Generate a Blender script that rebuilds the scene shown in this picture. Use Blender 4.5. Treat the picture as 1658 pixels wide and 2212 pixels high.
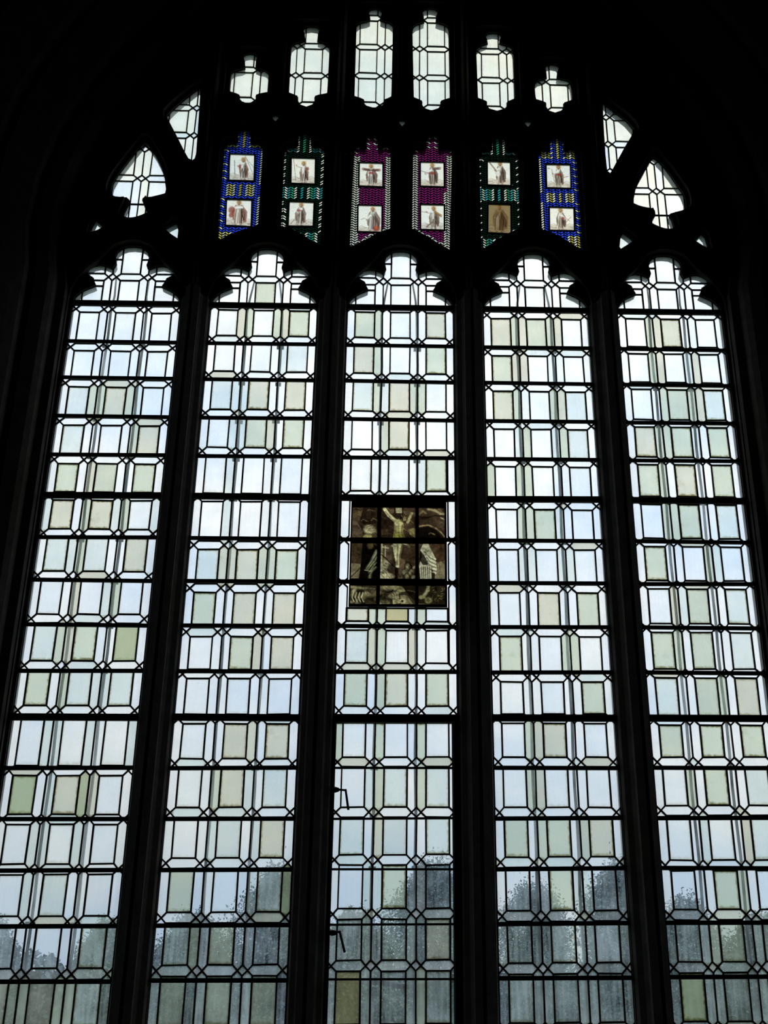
import bpy, bmesh, math, random
import numpy as np
from mathutils import Vector, Matrix

# ------------------------------------------------------------------ camera, sky, exposure
for o in list(bpy.data.objects): bpy.data.objects.remove(o)
scene = bpy.context.scene
COL = scene.collection
FPX, IW, IH = 2600.0, 1658.0, 2212.0
ZB = 1.937                      # height of the lowest visible saddle bar above the floor
CAM = Vector((-0.256, -5.497, -0.337 + ZB))
YAW, PITCH, ROLL = math.radians(-1.92), math.radians(24.72), math.radians(0.93)
SHEAR = 0.0237                  # the old bars run slightly out of level
_f = Vector((-math.sin(YAW)*math.cos(PITCH), math.cos(YAW)*math.cos(PITCH), math.sin(PITCH)))
_r = Vector((math.cos(YAW), math.sin(YAW), 0)); _u = _r.cross(_f)
CR = math.cos(ROLL)*_r + math.sin(ROLL)*_u
CU = -math.sin(ROLL)*_r + math.cos(ROLL)*_u
cd = bpy.data.cameras.new('camera'); cam = bpy.data.objects.new('camera', cd); COL.objects.link(cam)
cd.sensor_fit = 'VERTICAL'; cd.sensor_height = 36.0; cd.lens = FPX/IH*36.0; cd.clip_end = 400
cam.matrix_world = Matrix(((CR.x, CU.x, -_f.x, CAM.x), (CR.y, CU.y, -_f.y, CAM.y), (CR.z, CU.z, -_f.z, CAM.z), (0, 0, 0, 1)))
scene.camera = cam

world = bpy.data.worlds.new('overcast_sky'); scene.world = world; world.use_nodes = True
nt = world.node_tree; nt.nodes.clear()
N = nt.nodes.new; LK = nt.links.new
wo = N('ShaderNodeOutputWorld'); bg = N('ShaderNodeBackground'); LK(bg.outputs[0], wo.inputs[0])
tc = N('ShaderNodeTexCoord')
mp = N('ShaderNodeMapping'); mp.inputs['Scale'].default_value = (1.0, 1.0, 1.9); LK(tc.outputs['Generated'], mp.inputs[0])
nz = N('ShaderNodeTexNoise'); nz.inputs['Scale'].default_value = 5.5; nz.inputs['Detail'].default_value = 6; nz.inputs['Roughness'].default_value = 0.5
LK(mp.outputs[0], nz.inputs['Vector'])
rp = N('ShaderNodeValToRGB'); LK(nz.outputs['Fac'], rp.inputs[0])
rp.color_ramp.elements[0].position = 0.38; rp.color_ramp.elements[0].color = (0.77, 0.87, 1.0, 1)
rp.color_ramp.elements[1].position = 0.56; rp.color_ramp.elements[1].color = (1.0, 1.0, 1.0, 1)
sp = N('ShaderNodeSeparateXYZ'); LK(tc.outputs['Generated'], sp.inputs[0])
er = N('ShaderNodeValToRGB'); LK(sp.outputs['Z'], er.inputs[0])   # sine of the elevation
e = er.color_ramp.elements
e[0].position = 0.0; e[0].color = (0.38, 0.42, 0.46, 1)
e[1].position = 0.74; e[1].color = (0.77, 0.79, 0.73, 1)
for p_, c_ in ((0.13, (0.50, 0.53, 0.53, 1)), (0.24, (0.63, 0.66, 0.67, 1)), (0.39, (0.80, 0.83, 0.85, 1)), (0.52, (0.95, 0.97, 0.985, 1)), (0.62, (0.96, 0.98, 0.965, 1))):
    q = e.new(p_); q.color = c_
mx = N('ShaderNodeMix'); mx.data_type = 'RGBA'; mx.blend_type = 'MULTIPLY'; mx.inputs[0].default_value = 1
LK(er.outputs[0], mx.inputs[6]); LK(rp.outputs[0], mx.inputs[7]); LK(mx.outputs[2], bg.inputs['Color'])
ma = N('ShaderNodeMath'); ma.operation = 'MULTIPLY_ADD'; ma.inputs[1].default_value = 0.28; ma.inputs[2].default_value = 1.52   # brighter towards the veiled sun on the right
LK(sp.outputs['X'], ma.inputs[0]); LK(ma.outputs[0], bg.inputs['Strength'])
vs = scene.view_settings
vs.view_transform = 'Standard'; vs.look = 'None'; vs.exposure = 0.0; vs.gamma = 1.0; vs.use_curve_mapping = False

# ------------------------------------------------------------------ helpers
rnd = random.Random(7)

def ray(px, py):
    return _f + CR*((px - IW/2)/FPX) - CU*((py - IH/2)/FPX)
def at(px, py, Y=0.0):
    d = ray(px, py); t = (Y - CAM.y)/d.y
    return CAM + d*t
def uv(px, py, Y=0.0):
    p = at(px, py, Y); return (p.x, p.z - ZB - SHEAR*p.x)
def W3(u, v, y=0.0):
    return Vector((u, y, v + SHEAR*u + ZB))

def new_obj(name, mesh, mat=None, parent=None):
    o = bpy.data.objects.new(name, mesh); COL.objects.link(o)
    if mat is not None: mesh.materials.append(mat)
    if parent is not None: o.parent = parent
    return o
def thing(name, label, cat, loc, group=None):
    o = bpy.data.objects.new(name, None); COL.objects.link(o); o.location = loc
    o.empty_display_size = 0.1
    o['label'] = label; o['category'] = cat
    if group: o['group'] = group
    return o
class MB:
    def __init__(s): s.v = []; s.f = []; s.c = []
    def prism(s, poly, y0, y1):
        n = len(poly); b = len(s.v)
        for y in (y0, y1):
            for (u, v) in poly: s.v.append(W3(u, v, y))
        s.f.append(list(range(b, b+n))); s.f.append(list(range(b+2*n-1, b+n-1, -1)))
        for i in range(n):
            j = (i+1) % n; s.f.append([b+i, b+n+i, b+n+j, b+j])
    def bar(s, a, b, w, y0, y1, ext=0.0):
        (x0, z0), (x1, z1) = a, b; dx, dz = x1-x0, z1-z0; L = math.hypot(dx, dz)
        if L < 1e-6: return
        dx /= L; dz /= L; nx, nz_ = -dz*w/2, dx*w/2
        x0 -= dx*ext; z0 -= dz*ext; x1 += dx*ext; z1 += dz*ext
        s.prism([(x0-nx, z0-nz_), (x1-nx, z1-nz_), (x1+nx, z1+nz_), (x0+nx, z0+nz_)], y0, y1)
    def tube(s, pts, r, n=8):            # pts in world space
        rings = []
        for i, p in enumerate(pts):
            a = pts[max(i-1, 0)]; b = pts[min(i+1, len(pts)-1)]
            d = (b-a).normalized(); t = Vector((0, 1, 0)) if abs(d.y) < 0.9 else Vector((1, 0, 0))
            e1 = d.cross(t).normalized(); e2 = d.cross(e1)
            rr = r[i] if isinstance(r, (list, tuple)) else r
            rings.append([len(s.v)+k for k in range(n)])
            for k in range(n):
                an = 2*math.pi*k/n; s.v.append(p + e1*(rr*math.cos(an)) + e2*(rr*math.sin(an)))
        for a, b in zip(rings, rings[1:]):
            for k in range(n): s.f.append([a[k], a[(k+1) % n], b[(k+1) % n], b[k]])
        s.f.append(rings[0][::-1]); s.f.append(rings[-1][:])
    def box(s, c, d):
        b = len(s.v)
        for x in (-1, 1):
            for y in (-1, 1):
                for z in (-1, 1): s.v.append(Vector((c[0]+x*d[0]/2, c[1]+y*d[1]/2, c[2]+z*d[2]/2)))
        for q in ((0, 1, 3, 2), (4, 6, 7, 5), (0, 4, 5, 1), (2, 3, 7, 6), (0, 2, 6, 4), (1, 5, 7, 3)): s.f.append([b+i for i in q])
    def build(s, name, mat, parent=None, smooth=False):
        off = parent.location if parent is not None else Vector((0, 0, 0))
        if parent is not None and parent.parent is not None: off = off + parent.parent.location
        m = bpy.data.meshes.new(name); m.from_pydata([tuple(v-off) for v in s.v], [], s.f)
        bm = bmesh.new(); bm.from_mesh(m); bmesh.ops.recalc_face_normals(bm, faces=bm.faces); bm.to_mesh(m); bm.free()
        if smooth:
            for p in m.polygons: p.use_smooth = True
        return new_obj(name, m, mat, parent)

def area(P): return 0.5*sum(P[i][0]*P[(i+1) % len(P)][1]-P[(i+1) % len(P)][0]*P[i][1] for i in range(len(P)))
def ccw(P): return P if area(P) > 0 else P[::-1]
def clip_half(P, a, b, c):               # keep a*x+b*y<=c
    out = []
    for i in range(len(P)):
        p, q = P[i], P[(i+1) % len(P)]; dp = a*p[0]+b*p[1]-c; dq = a*q[0]+b*q[1]-c
        if dp <= 0: out.append(p)
        if (dp < 0 < dq) or (dq < 0 < dp):
            t = dp/(dp-dq); out.append((p[0]+(q[0]-p[0])*t, p[1]+(q[1]-p[1])*t))
    return out
def clean(P, eps=1e-4):
    out = []
    for p in P:
        if not out or math.dist(p, out[-1]) > eps: out.append(p)
    while len(out) > 1 and math.dist(out[0], out[-1]) <= eps: out.pop()
    return out
def clip_outline(outline, conv):         # outline (any) cut down to a convex cell
    P = outline; C = ccw(conv)
    for i in range(len(C)):
        (x0, z0), (x1, z1) = C[i], C[(i+1) % len(C)]
        a, b = (z1-z0), -(x1-x0)         # outward normal for ccw
        P = clip_half(P, a, b, a*x0+b*z0)
        if len(P) < 3: return []
    return clean(P)
def inside(P, x, y):
    r = False; n = len(P)
    for i in range(n):
        (x0, y0), (x1, y1) = P[i], P[i-1]
        if (y0 > y) != (y1 > y) and x < (x1-x0)*(y-y0)/(y1-y0)+x0: r = not r
    return r
def inset(P, d):                         # offset inwards by half planes, exact for convex cells
    C = ccw(P); out = C
    n = len(C)
    for i in range(n):
        (x0, z0), (x1, z1) = C[i], C[(i+1) % n]; L = math.hypot(x1-x0, z1-z0)
        if L < 1e-5: continue
        a, b = (z1-z0)/L, -(x1-x0)/L
        out = clip_half(out, a, b, a*x0+b*z0-d)
        if len(out) < 3: return []
    return clean(out, 3e-4)
def offset_poly(P, d):                   # grow (d>0) a smooth outline along its normals
    C = ccw(P); n = len(C); out = []
    for i in range(n):
        p0, p1, p2 = C[i-1], C[i], C[(i+1) % n]
        t1 = Vector((p1[0]-p0[0], p1[1]-p0[1])).normalized(); t2 = Vector((p2[0]-p1[0], p2[1]-p1[1])).normalized()
        n1 = Vector((t1.y, -t1.x)); n2 = Vector((t2.y, -t2.x)); m = n1+n2
        if m.length < 1e-4: m = n1
        m.normalize(); k = max(0.6, m.dot(n1)); out.append((p1[0]+m.x*d/k, p1[1]+m.y*d/k))
    return out
def smooth_poly(P, it=1):                # Chaikin
    for _ in range(it):
        Q = []
        for i in range(len(P)):
            p, q = P[i], P[(i+1) % len(P)]
            Q += [(p[0]*.75+q[0]*.25, p[1]*.75+q[1]*.25), (p[0]*.25+q[0]*.75, p[1]*.25+q[1]*.75)]
        P = Q
    return P
def plate(name, outer, holes, y0, y1, mat, parent=None):     # stone slab with openings
    cu = bpy.data.curves.new(name, 'CURVE'); cu.dimensions = '2D'; cu.fill_mode = 'BOTH'; cu.extrude = (y1-y0)/2
    for P in [outer]+holes:
        s = cu.splines.new('POLY'); s.points.add(len(P)-1); s.use_cyclic_u = True
        for i, (x, y) in enumerate(P): s.points[i].co = (x, y, 0, 1)
    t = bpy.data.objects.new('tmp', cu); COL.objects.link(t)
    dg = bpy.context.evaluated_depsgraph_get()
    m = bpy.data.meshes.new_from_object(t.evaluated_get(dg)); m.name = name
    bpy.data.objects.remove(t); bpy.data.curves.remove(cu)
    off = parent.location if parent is not None else Vector((0, 0, 0))
    for v in m.vertices: v.co = W3(v.co.x, v.co.y, (y0+y1)/2 - v.co.z) - off
    m.materials.clear()
    bm = bmesh.new(); bm.from_mesh(m); bmesh.ops.recalc_face_normals(bm, faces=bm.faces); bm.to_mesh(m); bm.free()
    return new_obj(name, m, mat, parent)

# ------------------------------------------------------------------ materials
def base_mat(name):
    m = bpy.data.materials.new(name); m.use_nodes = True
    return m, m.node_tree.nodes, m.node_tree.links
def solid(name, c1, c2, scale=8.0, rough=0.8, metal=0.0, bump=0.0):
    m, n, l = base_mat(name); b = n['Principled BSDF']
    b.inputs['Roughness'].default_value = rough; b.inputs['Metallic'].default_value = metal
    t = n.new('ShaderNodeTexCoord'); z = n.new('ShaderNodeTexNoise'); z.inputs['Scale'].default_value = scale; z.inputs['Detail'].default_value = 6
    r = n.new('ShaderNodeValToRGB'); r.color_ramp.elements[0].color = (*c1, 1); r.color_ramp.elements[1].color = (*c2, 1)
    r.color_ramp.elements[0].position = 0.35; r.color_ramp.elements[1].position = 0.68
    l.new(t.outputs['Object'], z.inputs['Vector']); l.new(z.outputs['Fac'], r.inputs[0]); l.new(r.outputs[0], b.inputs['Base Color'])
    if bump:
        bp = n.new('ShaderNodeBump'); bp.inputs['Strength'].default_value = bump; bp.inputs['Distance'].default_value = 0.01
        l.new(z.outputs['Fac'], bp.inputs['Height']); l.new(bp.outputs[0], b.inputs['Normal'])
    return m
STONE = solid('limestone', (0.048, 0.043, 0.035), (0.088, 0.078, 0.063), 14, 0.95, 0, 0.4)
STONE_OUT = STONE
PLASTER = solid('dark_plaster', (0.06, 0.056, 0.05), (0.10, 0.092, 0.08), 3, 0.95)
FLOORM = solid('flagstone', (0.06, 0.055, 0.05), (0.11, 0.10, 0.09), 2, 0.8)
CEILM = solid('dark_oak', (0.05, 0.035, 0.025), (0.09, 0.065, 0.045), 6, 0.8)
LEAD = solid('lead', (0.030, 0.030, 0.034), (0.055, 0.055, 0.06), 60, 0.7)
IRON = solid('iron', (0.030, 0.016, 0.013), (0.060, 0.034, 0.028), 40, 0.7)
GALV = solid('weathered_iron', (0.035, 0.04, 0.055), (0.07, 0.08, 0.10), 30, 0.7)
GRASS = solid('grass', (0.05, 0.08, 0.03), (0.09, 0.13, 0.05), 1.5, 0.95)
BARK = solid('bark', (0.05, 0.04, 0.03), (0.10, 0.08, 0.06), 6, 0.95)

def glass(name, tint, dirt=(0.35, 0.33, 0.16), amount=0.5, veil=0.22, var=0.05, attr=None, streak=0.07, film=0.16):
    """hand made window glass: tinted see-through sheet with a cloudy film and grime creeping in from the leads"""
    m, n, l = base_mat(name)
    for q in list(n): n.remove(q)
    out = n.new('ShaderNodeOutputMaterial'); mixs = n.new('ShaderNodeMixShader'); tr = n.new('ShaderNodeBsdfTransparent'); tl = n.new('ShaderNodeBsdfTranslucent')
    l.new(tr.outputs[0], mixs.inputs[1]); l.new(tl.outputs[0], mixs.inputs[2]); l.new(mixs.outputs[0], out.inputs[0])
    mixs.inputs[0].default_value = veil
    tcn = n.new('ShaderNodeTexCoord'); oi = n.new('ShaderNodeObjectInfo')
    def math_(op, a, b=None, clamp=False):
        k = n.new('ShaderNodeMath'); k.operation = op; k.use_clamp = clamp
        for i, x in enumerate((a, b)):
            if x is None: continue
            if isinstance(x, (int, float)): k.inputs[i].default_value = x
            else: l.new(x, k.inputs[i])
        return k.outputs[0]
    if attr:
        at_ = n.new('ShaderNodeVertexColor'); at_.layer_name = attr; col = at_.outputs['Color']
    else:
        rgb = n.new('ShaderNodeRGB'); rgb.outputs[0].default_value = (*tint, 1); col = rgb.outputs[0]
        # sheet to sheet variation and faint cloudiness inside each sheet
        ns = n.new('ShaderNodeTexNoise'); ns.inputs['Scale'].default_value = 9; ns.inputs['Detail'].default_value = 4
        l.new(tcn.outputs['Object'], ns.inputs['Vector'])
        mpn = n.new('ShaderNodeMapping'); mpn.inputs['Scale'].default_value = (60, 60, 5); l.new(tcn.outputs['Object'], mpn.inputs[0])
        st = n.new('ShaderNodeTexNoise'); st.inputs['Scale'].default_value = 1.0; st.inputs['Detail'].default_value = 3; l.new(mpn.outputs[0], st.inputs['Vector'])
        k = math_('ADD', math_('MULTIPLY', math_('SUBTRACT', oi.outputs['Random'], 0.5), var*2), math_('MULTIPLY', math_('SUBTRACT', ns.outputs['Fac'], 0.5), streak))
        k = math_('ADD', k, math_('MULTIPLY', math_('SUBTRACT', st.outputs['Fac'], 0.5), streak*0.8))
        k = math_('ADD', k, 1.0)
        # the cloudy film lies in vertical streaks, thicker on some sheets
        fv = math_('ADD', math_('MULTIPLY', math_('SUBTRACT', st.outputs['Fac'], 0.5), film), math_('MULTIPLY', math_('SUBTRACT', oi.outputs['Random'], 0.5), 0.16))
        fv = math_('ADD', math_('ADD', fv, math_('MULTIPLY', math_('SUBTRACT', ns.outputs['Fac'], 0.5), 0.34)), veil+0.01, True); l.new(fv, mixs.inputs[0])
        sc = n.new('ShaderNodeVectorMath'); sc.operation = 'SCALE'; l.new(col, sc.inputs[0]); l.new(k, sc.inputs['Scale']); col = sc.outputs[0]
        # grime near the leads
        sx = n.new('ShaderNodeSeparateXYZ'); l.new(tcn.outputs['Generated'], sx.inputs[0])
        ex = math_('SUBTRACT', 0.5, math_('ABSOLUTE', math_('SUBTRACT', sx.outputs['X'], 0.5)))
        ez = math_('SUBTRACT', 0.5, math_('ABSOLUTE', math_('SUBTRACT', sx.outputs['Z'], 0.5)))
        lo = math_('MULTIPLY', sx.outputs['Z'], 1.0)
        ed = math_('MINIMUM', math_('MINIMUM', math_('MULTIPLY', ex, 1.6), math_('MULTIPLY', ez, 2.2)), math_('MULTIPLY', lo, 1.5))
        n2 = n.new('ShaderNodeTexNoise'); n2.inputs['Scale'].default_value = 55; n2.inputs['Detail'].default_value = 5; l.new(tcn.outputs['Object'], n2.inputs['Vector'])
        ed = math_('ADD', ed, math_('MULTIPLY', math_('SUBTRACT', n2.outputs['Fac'], 0.5), 0.26))
        g = math_('MULTIPLY', math_('SUBTRACT', 1.0, math_('DIVIDE', ed, 0.13), True), amount, True)
        g = math_('MULTIPLY', g, math_('ADD', math_('MULTIPLY', oi.outputs['Random'], 0.9), 0.35), True)
        n3 = n.new('ShaderNodeTexNoise'); n3.inputs['Scale'].default_value = 14; n3.inputs['Detail'].default_value = 6; n3.inputs['Roughness'].default_value = 0.65; l.new(tcn.outputs['Object'], n3.inputs['Vector'])
        sm = math_('MULTIPLY', math_('SUBTRACT', n3.outputs['Fac'], 0.60), 2.2*amount, True)
        g = math_('MINIMUM', math_('ADD', g, math_('MULTIPLY', sm, math_('MULTIPLY', oi.outputs['Random'], 0.8))), 0.92)
        mxn = n.new('ShaderNodeMix'); mxn.data_type = 'RGBA'; l.new(g, mxn.inputs[0]); l.new(col, mxn.inputs[6]); mxn.inputs[7].default_value = (*dirt, 1); col = mxn.outputs[2]
    l.new(col, tr.inputs[0])
    cool = n.new('ShaderNodeMix'); cool.data_type = 'RGBA'; cool.blend_type = 'MULTIPLY'; cool.inputs[0].default_value = 1; l.new(col, cool.inputs[6]); cool.inputs[7].default_value = (0.88, 0.95, 1.0, 1) if not attr else (1, 1, 1, 1)
    l.new(cool.outputs[2], tl.inputs[0])
    return m
def q2(c): return tuple(math.sqrt(x) for x in c)      # light crosses two faces of each sheet
G = {
 'W': glass('clear_glass', q2((0.94, 0.955, 0.965)), q2((0.55, 0.52, 0.38)), 0.5, 0.20, 0.03),
 'L': glass('bluish_clear_glass', q2((0.87, 0.915, 0.97)), q2((0.5, 0.5, 0.4)), 0.40, 0.20, 0.04),
 'T': glass('pale_teal_glass', q2((0.80, 0.87, 0.86)), q2((0.30, 0.30, 0.16)), 0.8, 0.24, 0.05),
 'G': glass('greenish_glass', q2((0.73, 0.78, 0.65)), q2((0.16, 0.15, 0.05)), 1.0, 0.28, 0.07),
 'B': glass('straw_glass', q2((0.78, 0.765, 0.64)), q2((0.18, 0.15, 0.05)), 1.0, 0.28, 0.06),
 'O': glass('olive_glass', q2((0.55, 0.61, 0.41)), q2((0.13, 0.13, 0.03)), 1.0, 0.28, 0.06),
 'H': glass('hazy_bluish_glass', q2((0.84, 0.90, 0.965)), q2((0.5, 0.5, 0.4)), 0.40, 0.16, 0.05, None, 0.08, 0.42),
 'S': glass('hazy_teal_glass', q2((0.77, 0.85, 0.84)), q2((0.30, 0.30, 0.16)), 0.8, 0.18, 0.06, None, 0.08, 0.42),
 'C': glass('cream_clear_glass', q2((0.93, 0.925, 0.83)), q2((0.5, 0.46, 0.3)), 0.5, 0.22, 0.04),
 'Y': glass('amber_glass', q2((0.64, 0.58, 0.33)), q2((0.32, 0.27, 0.08)), 0.6, 0.28, 0.05),
}
def chip(name, c): return glass(name, q2(c), q2(c), 0.0, 0.25, 0.0, None, 0.25)
CH = {'w': chip('white_chip_glass', (0.86, 0.86, 0.72)), 'y': chip('yellow_chip_glass', (0.72, 0.62, 0.10)), 'b': chip('blue_chip_glass', (0.028, 0.085, 0.85)),
      'p': chip('purple_chip_glass', (0.27, 0.018, 0.16)), 'g': chip('green_chip_glass', (0.03, 0.36, 0.18)), 't': chip('teal_chip_glass', (0.04, 0.42, 0.42)),
      'k': chip('dark_green_chip_glass', (0.003, 0.02, 0.010))}
PAINT = glass('painted_glass', (1, 1, 1), attr='paint', veil=0.25)
PAINT2 = glass('dark_painted_glass', (1, 1, 1), attr='paint', veil=0.25)

# ------------------------------------------------------------------ outlines of the openings (window plane coordinates)
PW, LW = 0.74, 0.5783
Z = [3.416, 3.174, 2.951, 2.721, 2.498, 2.269, 2.041, 1.814, 1.586, 1.359, 1.137, 0.903, 0.675, 0.454, 0.222, 0.0, -0.228, -0.456]
def crop(ox, oy, s): return lambda x, y: uv(ox + x/s, oy + y/s)
c1 = crop(440, 0, 1658/560); c2 = crop(860, 0, 1658/560); c3 = crop(80, 160, 1658/480); c4 = crop(1260, 200, 1658/398); c5 = crop(690, 520, 1658/360)

head_half = [(0, 113), (60, 118), (110, 138), (148, 172), (163, 215), (157, 255), (149, 290), (160, 318), (176, 336), (205, 322), (248, 306), (302, 299), (355, 311), (395, 337),
             (414, 368), (406, 396), (378, 414), (352, 428), (341, 462), (318, 502), (350, 519), (402, 541), (452, 571), (490, 610), (511, 655), (517, 690)]
HR = []; u0, v0 = uv(690 + 800/4.6056, 671)
for dx, y in head_half:
    a = c5(800+dx, y); b = c5(800-dx, y)
    HR.append(((a[0]-b[0])/2, (a[1]+b[1])/2 - Z[0]))
k = (LW/2)/HR[-1][0]
HR = [(a*k, b) for a, b in HR]
def lancet_outline(i, bottom=-0.456, grow=0.0):
    uc = (i-2)*PW; P = [(uc-LW/2, bottom)]
    P += [(uc-a, Z[0]+b) for a, b in HR[::-1]]
    P += [(uc+a, Z[0]+b) for a, b in HR[1:]]
    P.append((uc+LW/2, bottom))
    return P
def arch_outline(i, grow, bottom=-0.456):   # plain arch around a lancet (no cusps)
    uc = (i-2)*PW; h = HR[0][1]+grow; w = LW/2+grow
    pts = [(w, 0), (w*0.98, 0.07), (w*0.90, 0.135), (w*0.76, 0.20), (w*0.56, 0.262), (w*0.33, h-0.03), (w*0.14, h-0.005), (0, h)]
    P = [(uc-w, bottom)]+[(uc-a, Z[0]+b) for a, b in pts]+[(uc+a, Z[0]+b) for a, b in pts[-2::-1]]+[(uc+w, bottom)]
    return P

def tee(cf, xl, xr, yt, yb, nx0, nx1, nyt, lx0, lx1, lyb, tilt=0):
    """tall light with a small foil standing on its head and another hanging below"""
    nm = (nx0+nx1)/2; lm = (lx0+lx1)/2; nw = (nx1-nx0)/2; lw = (lx1-lx0)/2
    P = [(nm, nyt), (nm+nw*0.8, nyt+6), (nm+nw*1.15, nyt+24), (nm+nw*0.95, nyt+45), (nm+nw*0.85, yt-4), (nm+nw*1.4, yt+6), (xr-28, yt+14), (xr-6, yt+32), (xr+0, yt+60),
         (xr+tilt, yb-18), (xr+tilt-6, yb-4), (lx1+26, yb+6), (lx1+4, yb+14), (lx1+5, yb+38), (lx1-12, lyb-14), (lm, lyb), (lx0+12, lyb-14), (lx0-5, yb+38), (lx0-4, yb+14),
         (lx0-26, yb+4), (xl+tilt+4, yb-8), (xl+tilt, yb-22), (xl, yt+60), (xl+5, yt+32), (xl+26, yt+14), (nm-nw*1.4, yt+6), (nm-nw*0.85, yt-4), (nm-nw*0.95, nyt+45), (nm-nw*1.15, nyt+24), (nm-nw*0.8, nyt+6)]
    return [cf(*p) for p in P]
TOP = [tee(c1, 170, 420, 446, 604, 258, 338, 350, 233, 330, 674, -6), tee(c1, 556, 806, 272, 612, 640, 735, 176, 604, 706, 694, -14), tee(c1, 972, 1213, 140, 634, 1057, 1135, 64, 1028, 1148, 702, -12),
       tee(c1, 1331, 1567, 152, 642, 1400, 1490, 62, 1398, 1510, 718, 8), tee(c2, 495, 735, 288, 646, 562, 652, 216, 568, 690, 720, 10), tee(c2, 868, 1106, 508, 654, 940, 1020, 418, 946, 1052, 732, 7)]
# lattice registration of the top lights: crop function, x of a strip/strip lead, list of hexagon mid heights
TOPL = [(c1, 368, (262, 450, 645, 830)), (c1, 598, (110, 295, 483, 670, 850)), (c1, 1162, (-60, 120, 304, 488, 675, 860)), (c1, 1380, (-55, 130, 313, 498, 690, 870)), (c2, 690, (145, 333, 517, 700, 880)), (c2, 917, (340, 525, 705, 890))]

def saint(cf, n0, n1, ny, lt, lb, rt, rb, cut):
    """stained light: short neck, shoulders, tall body, foot cut by the arch below"""
    nm = (n0+n1)/2; sh = 95
    P = [(nm-16, ny), (nm+16, ny), (n1-6, ny+14), (n1, ny+40), (n1-4, ny+70), (n1+10, ny+88), (rt[0]-30, rt[1]-32), (rt[0]-8, rt[1]-14), (rt[0], rt[1]+10), rb]
    P += cut
    P += [lb, (lt[0], lt[1]+10), (lt[0]+8, lt[1]-14), (lt[0]+30, lt[1]-32), (n0-10, ny+88), (n0+4, ny+70), (n0, ny+40), (n0+6, ny+14)]
    return [cf(*p) for p in P]
STL = [saint(c1, 215, 302, 836, (128, 958), (84, 1532), (380, 958), (350, 1448), [(230, 1488), (150, 1518), (108, 1542)]),
       saint(c1, 600, 690, 858, (512, 984), (490, 1455), (776, 978), (746, 1580), [(680, 1542), (600, 1492), (540, 1465)]),
       saint(c1, 1034, 1116, 876, (957, 970), (930, 1584), (1196, 970), (1194, 1470), [(1110, 1500), (1030, 1545), (950, 1584)]),
       saint(c1, 1420, 1502, 876, (1335, 984), (1328, 1472), (1590, 978), (1574, 1610), [(1500, 1568), (1420, 1518), (1350, 1480)]),
       saint(c2, 594, 686, 886, (515, 1004), (527, 1602), (770, 1004), (780, 1468), [(720, 1492), (640, 1536), (560, 1592)]),
       saint(c2, 965, 1060, 888, (893, 992), (914, 1478), (1140, 990), (1180, 1616), [(1120, 1578), (1040, 1528), (960, 1490)])]
PLQ = [[(c1, (165, 985), (327, 990), (322, 1160), (160, 1155)), (c1, (145, 1275), (308, 1280), (303, 1452), (138, 1443))],
       [(c1, (558, 1010), (715, 1015), (712, 1180), (556, 1175)), (c1, (545, 1290), (706, 1295), (700, 1450), (538, 1448))],
       [(c1, (993, 1040), (1146, 1045), (1145, 1198), (990, 1192)), (c1, (985, 1312), (1140, 1315), (1138, 1488), (983, 1483))],
       [(c1, (1383, 1037), (1536, 1040), (1538, 1198), (1383, 1193)), (c1, (1384, 1308), (1538, 1312), (1538, 1475), (1385, 1470))],
       [(c2, (567, 1033), (717, 1038), (720, 1190), (568, 1185)), (c2, (572, 1305), (720, 1310), (722, 1498), (570, 1490))],
       [(c2, (943, 1052), (1100, 1055), (1104, 1208), (947, 1203)), (c2, (963, 1325), (1123, 1330), (1127, 1478), (965, 1475))]]
def tr_(cf, pts): return [cf(*p) for p in pts]
SPADE = [tr_(c3, [(805, 503), (775, 545), (728, 602), (660, 690), (600, 770), (566, 830), (553, 888), (570, 920), (612, 936), (670, 932), (690, 950), (688, 972), (662, 1022), (645, 1065), (664, 1082), (705, 1091),
                  (762, 1078), (826, 1048), (816, 1010), (800, 975), (788, 942), (802, 931), (842, 938), (900, 925), (956, 910), (966, 860), (956, 780), (930, 700), (890, 620), (850, 560), (828, 524)]),
         tr_(c4, [(622, 568), (650, 590), (667, 626), (720, 680), (780, 760), (840, 850), (886, 912), (912, 980), (915, 1055), (880, 1075), (805, 1095), (772, 1104), (768, 1118), (790, 1160), (808, 1225), (782, 1244), (722, 1246),
                  (652, 1221), (597, 1190), (616, 1150), (640, 1110), (636, 1080), (624, 1060), (590, 1062), (500, 1045), (445, 1020), (445, 960), (460, 880), (500, 790), (540, 720), (570, 660), (598, 620), (604, 590)])]
TRI = [tr_(c3, [(1222, 112), (1215, 250), (1201, 450), (1190, 600), (1172, 662), (1132, 645), (1090, 570), (1030, 450), (965, 325), (1020, 268), (1110, 190), (1190, 128)]),
       tr_(c4, [(168, 95), (215, 140), (290, 195), (380, 265), (450, 345), (430, 400), (380, 482), (320, 592), (260, 702), (220, 762), (205, 700), (190, 560), (180, 400), (170, 200)])]
SMALL = [tr_(c3, [(440, 1096), (470, 1120), (497, 1150), (455, 1175), (398, 1192), (415, 1146)]), tr_(c3, [(955, 1165), (1000, 1138), (1045, 1116), (1058, 1170), (1050, 1238), (1000, 1206)]),
         tr_(c4, [(350, 1268), (400, 1305), (446, 1345), (390, 1382), (330, 1420), (316, 1400), (325, 1310)]), tr_(c4, [(993, 1345), (1055, 1276), (1088, 1312), (1120, 1420), (1060, 1387)])]
EYE = [[uv(x+a, y+b) for a, b in ((-8, -5), (0, -7), (8, -5), (6, 2), (0, 8), (-6, 2))] for x, y in ((595, 258), (868, 268.5), (1139, 270))]
ALL = [lancet_outline(i) for i in range(5)]+TOP+STL+SPADE+TRI+SMALL+EYE

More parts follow.
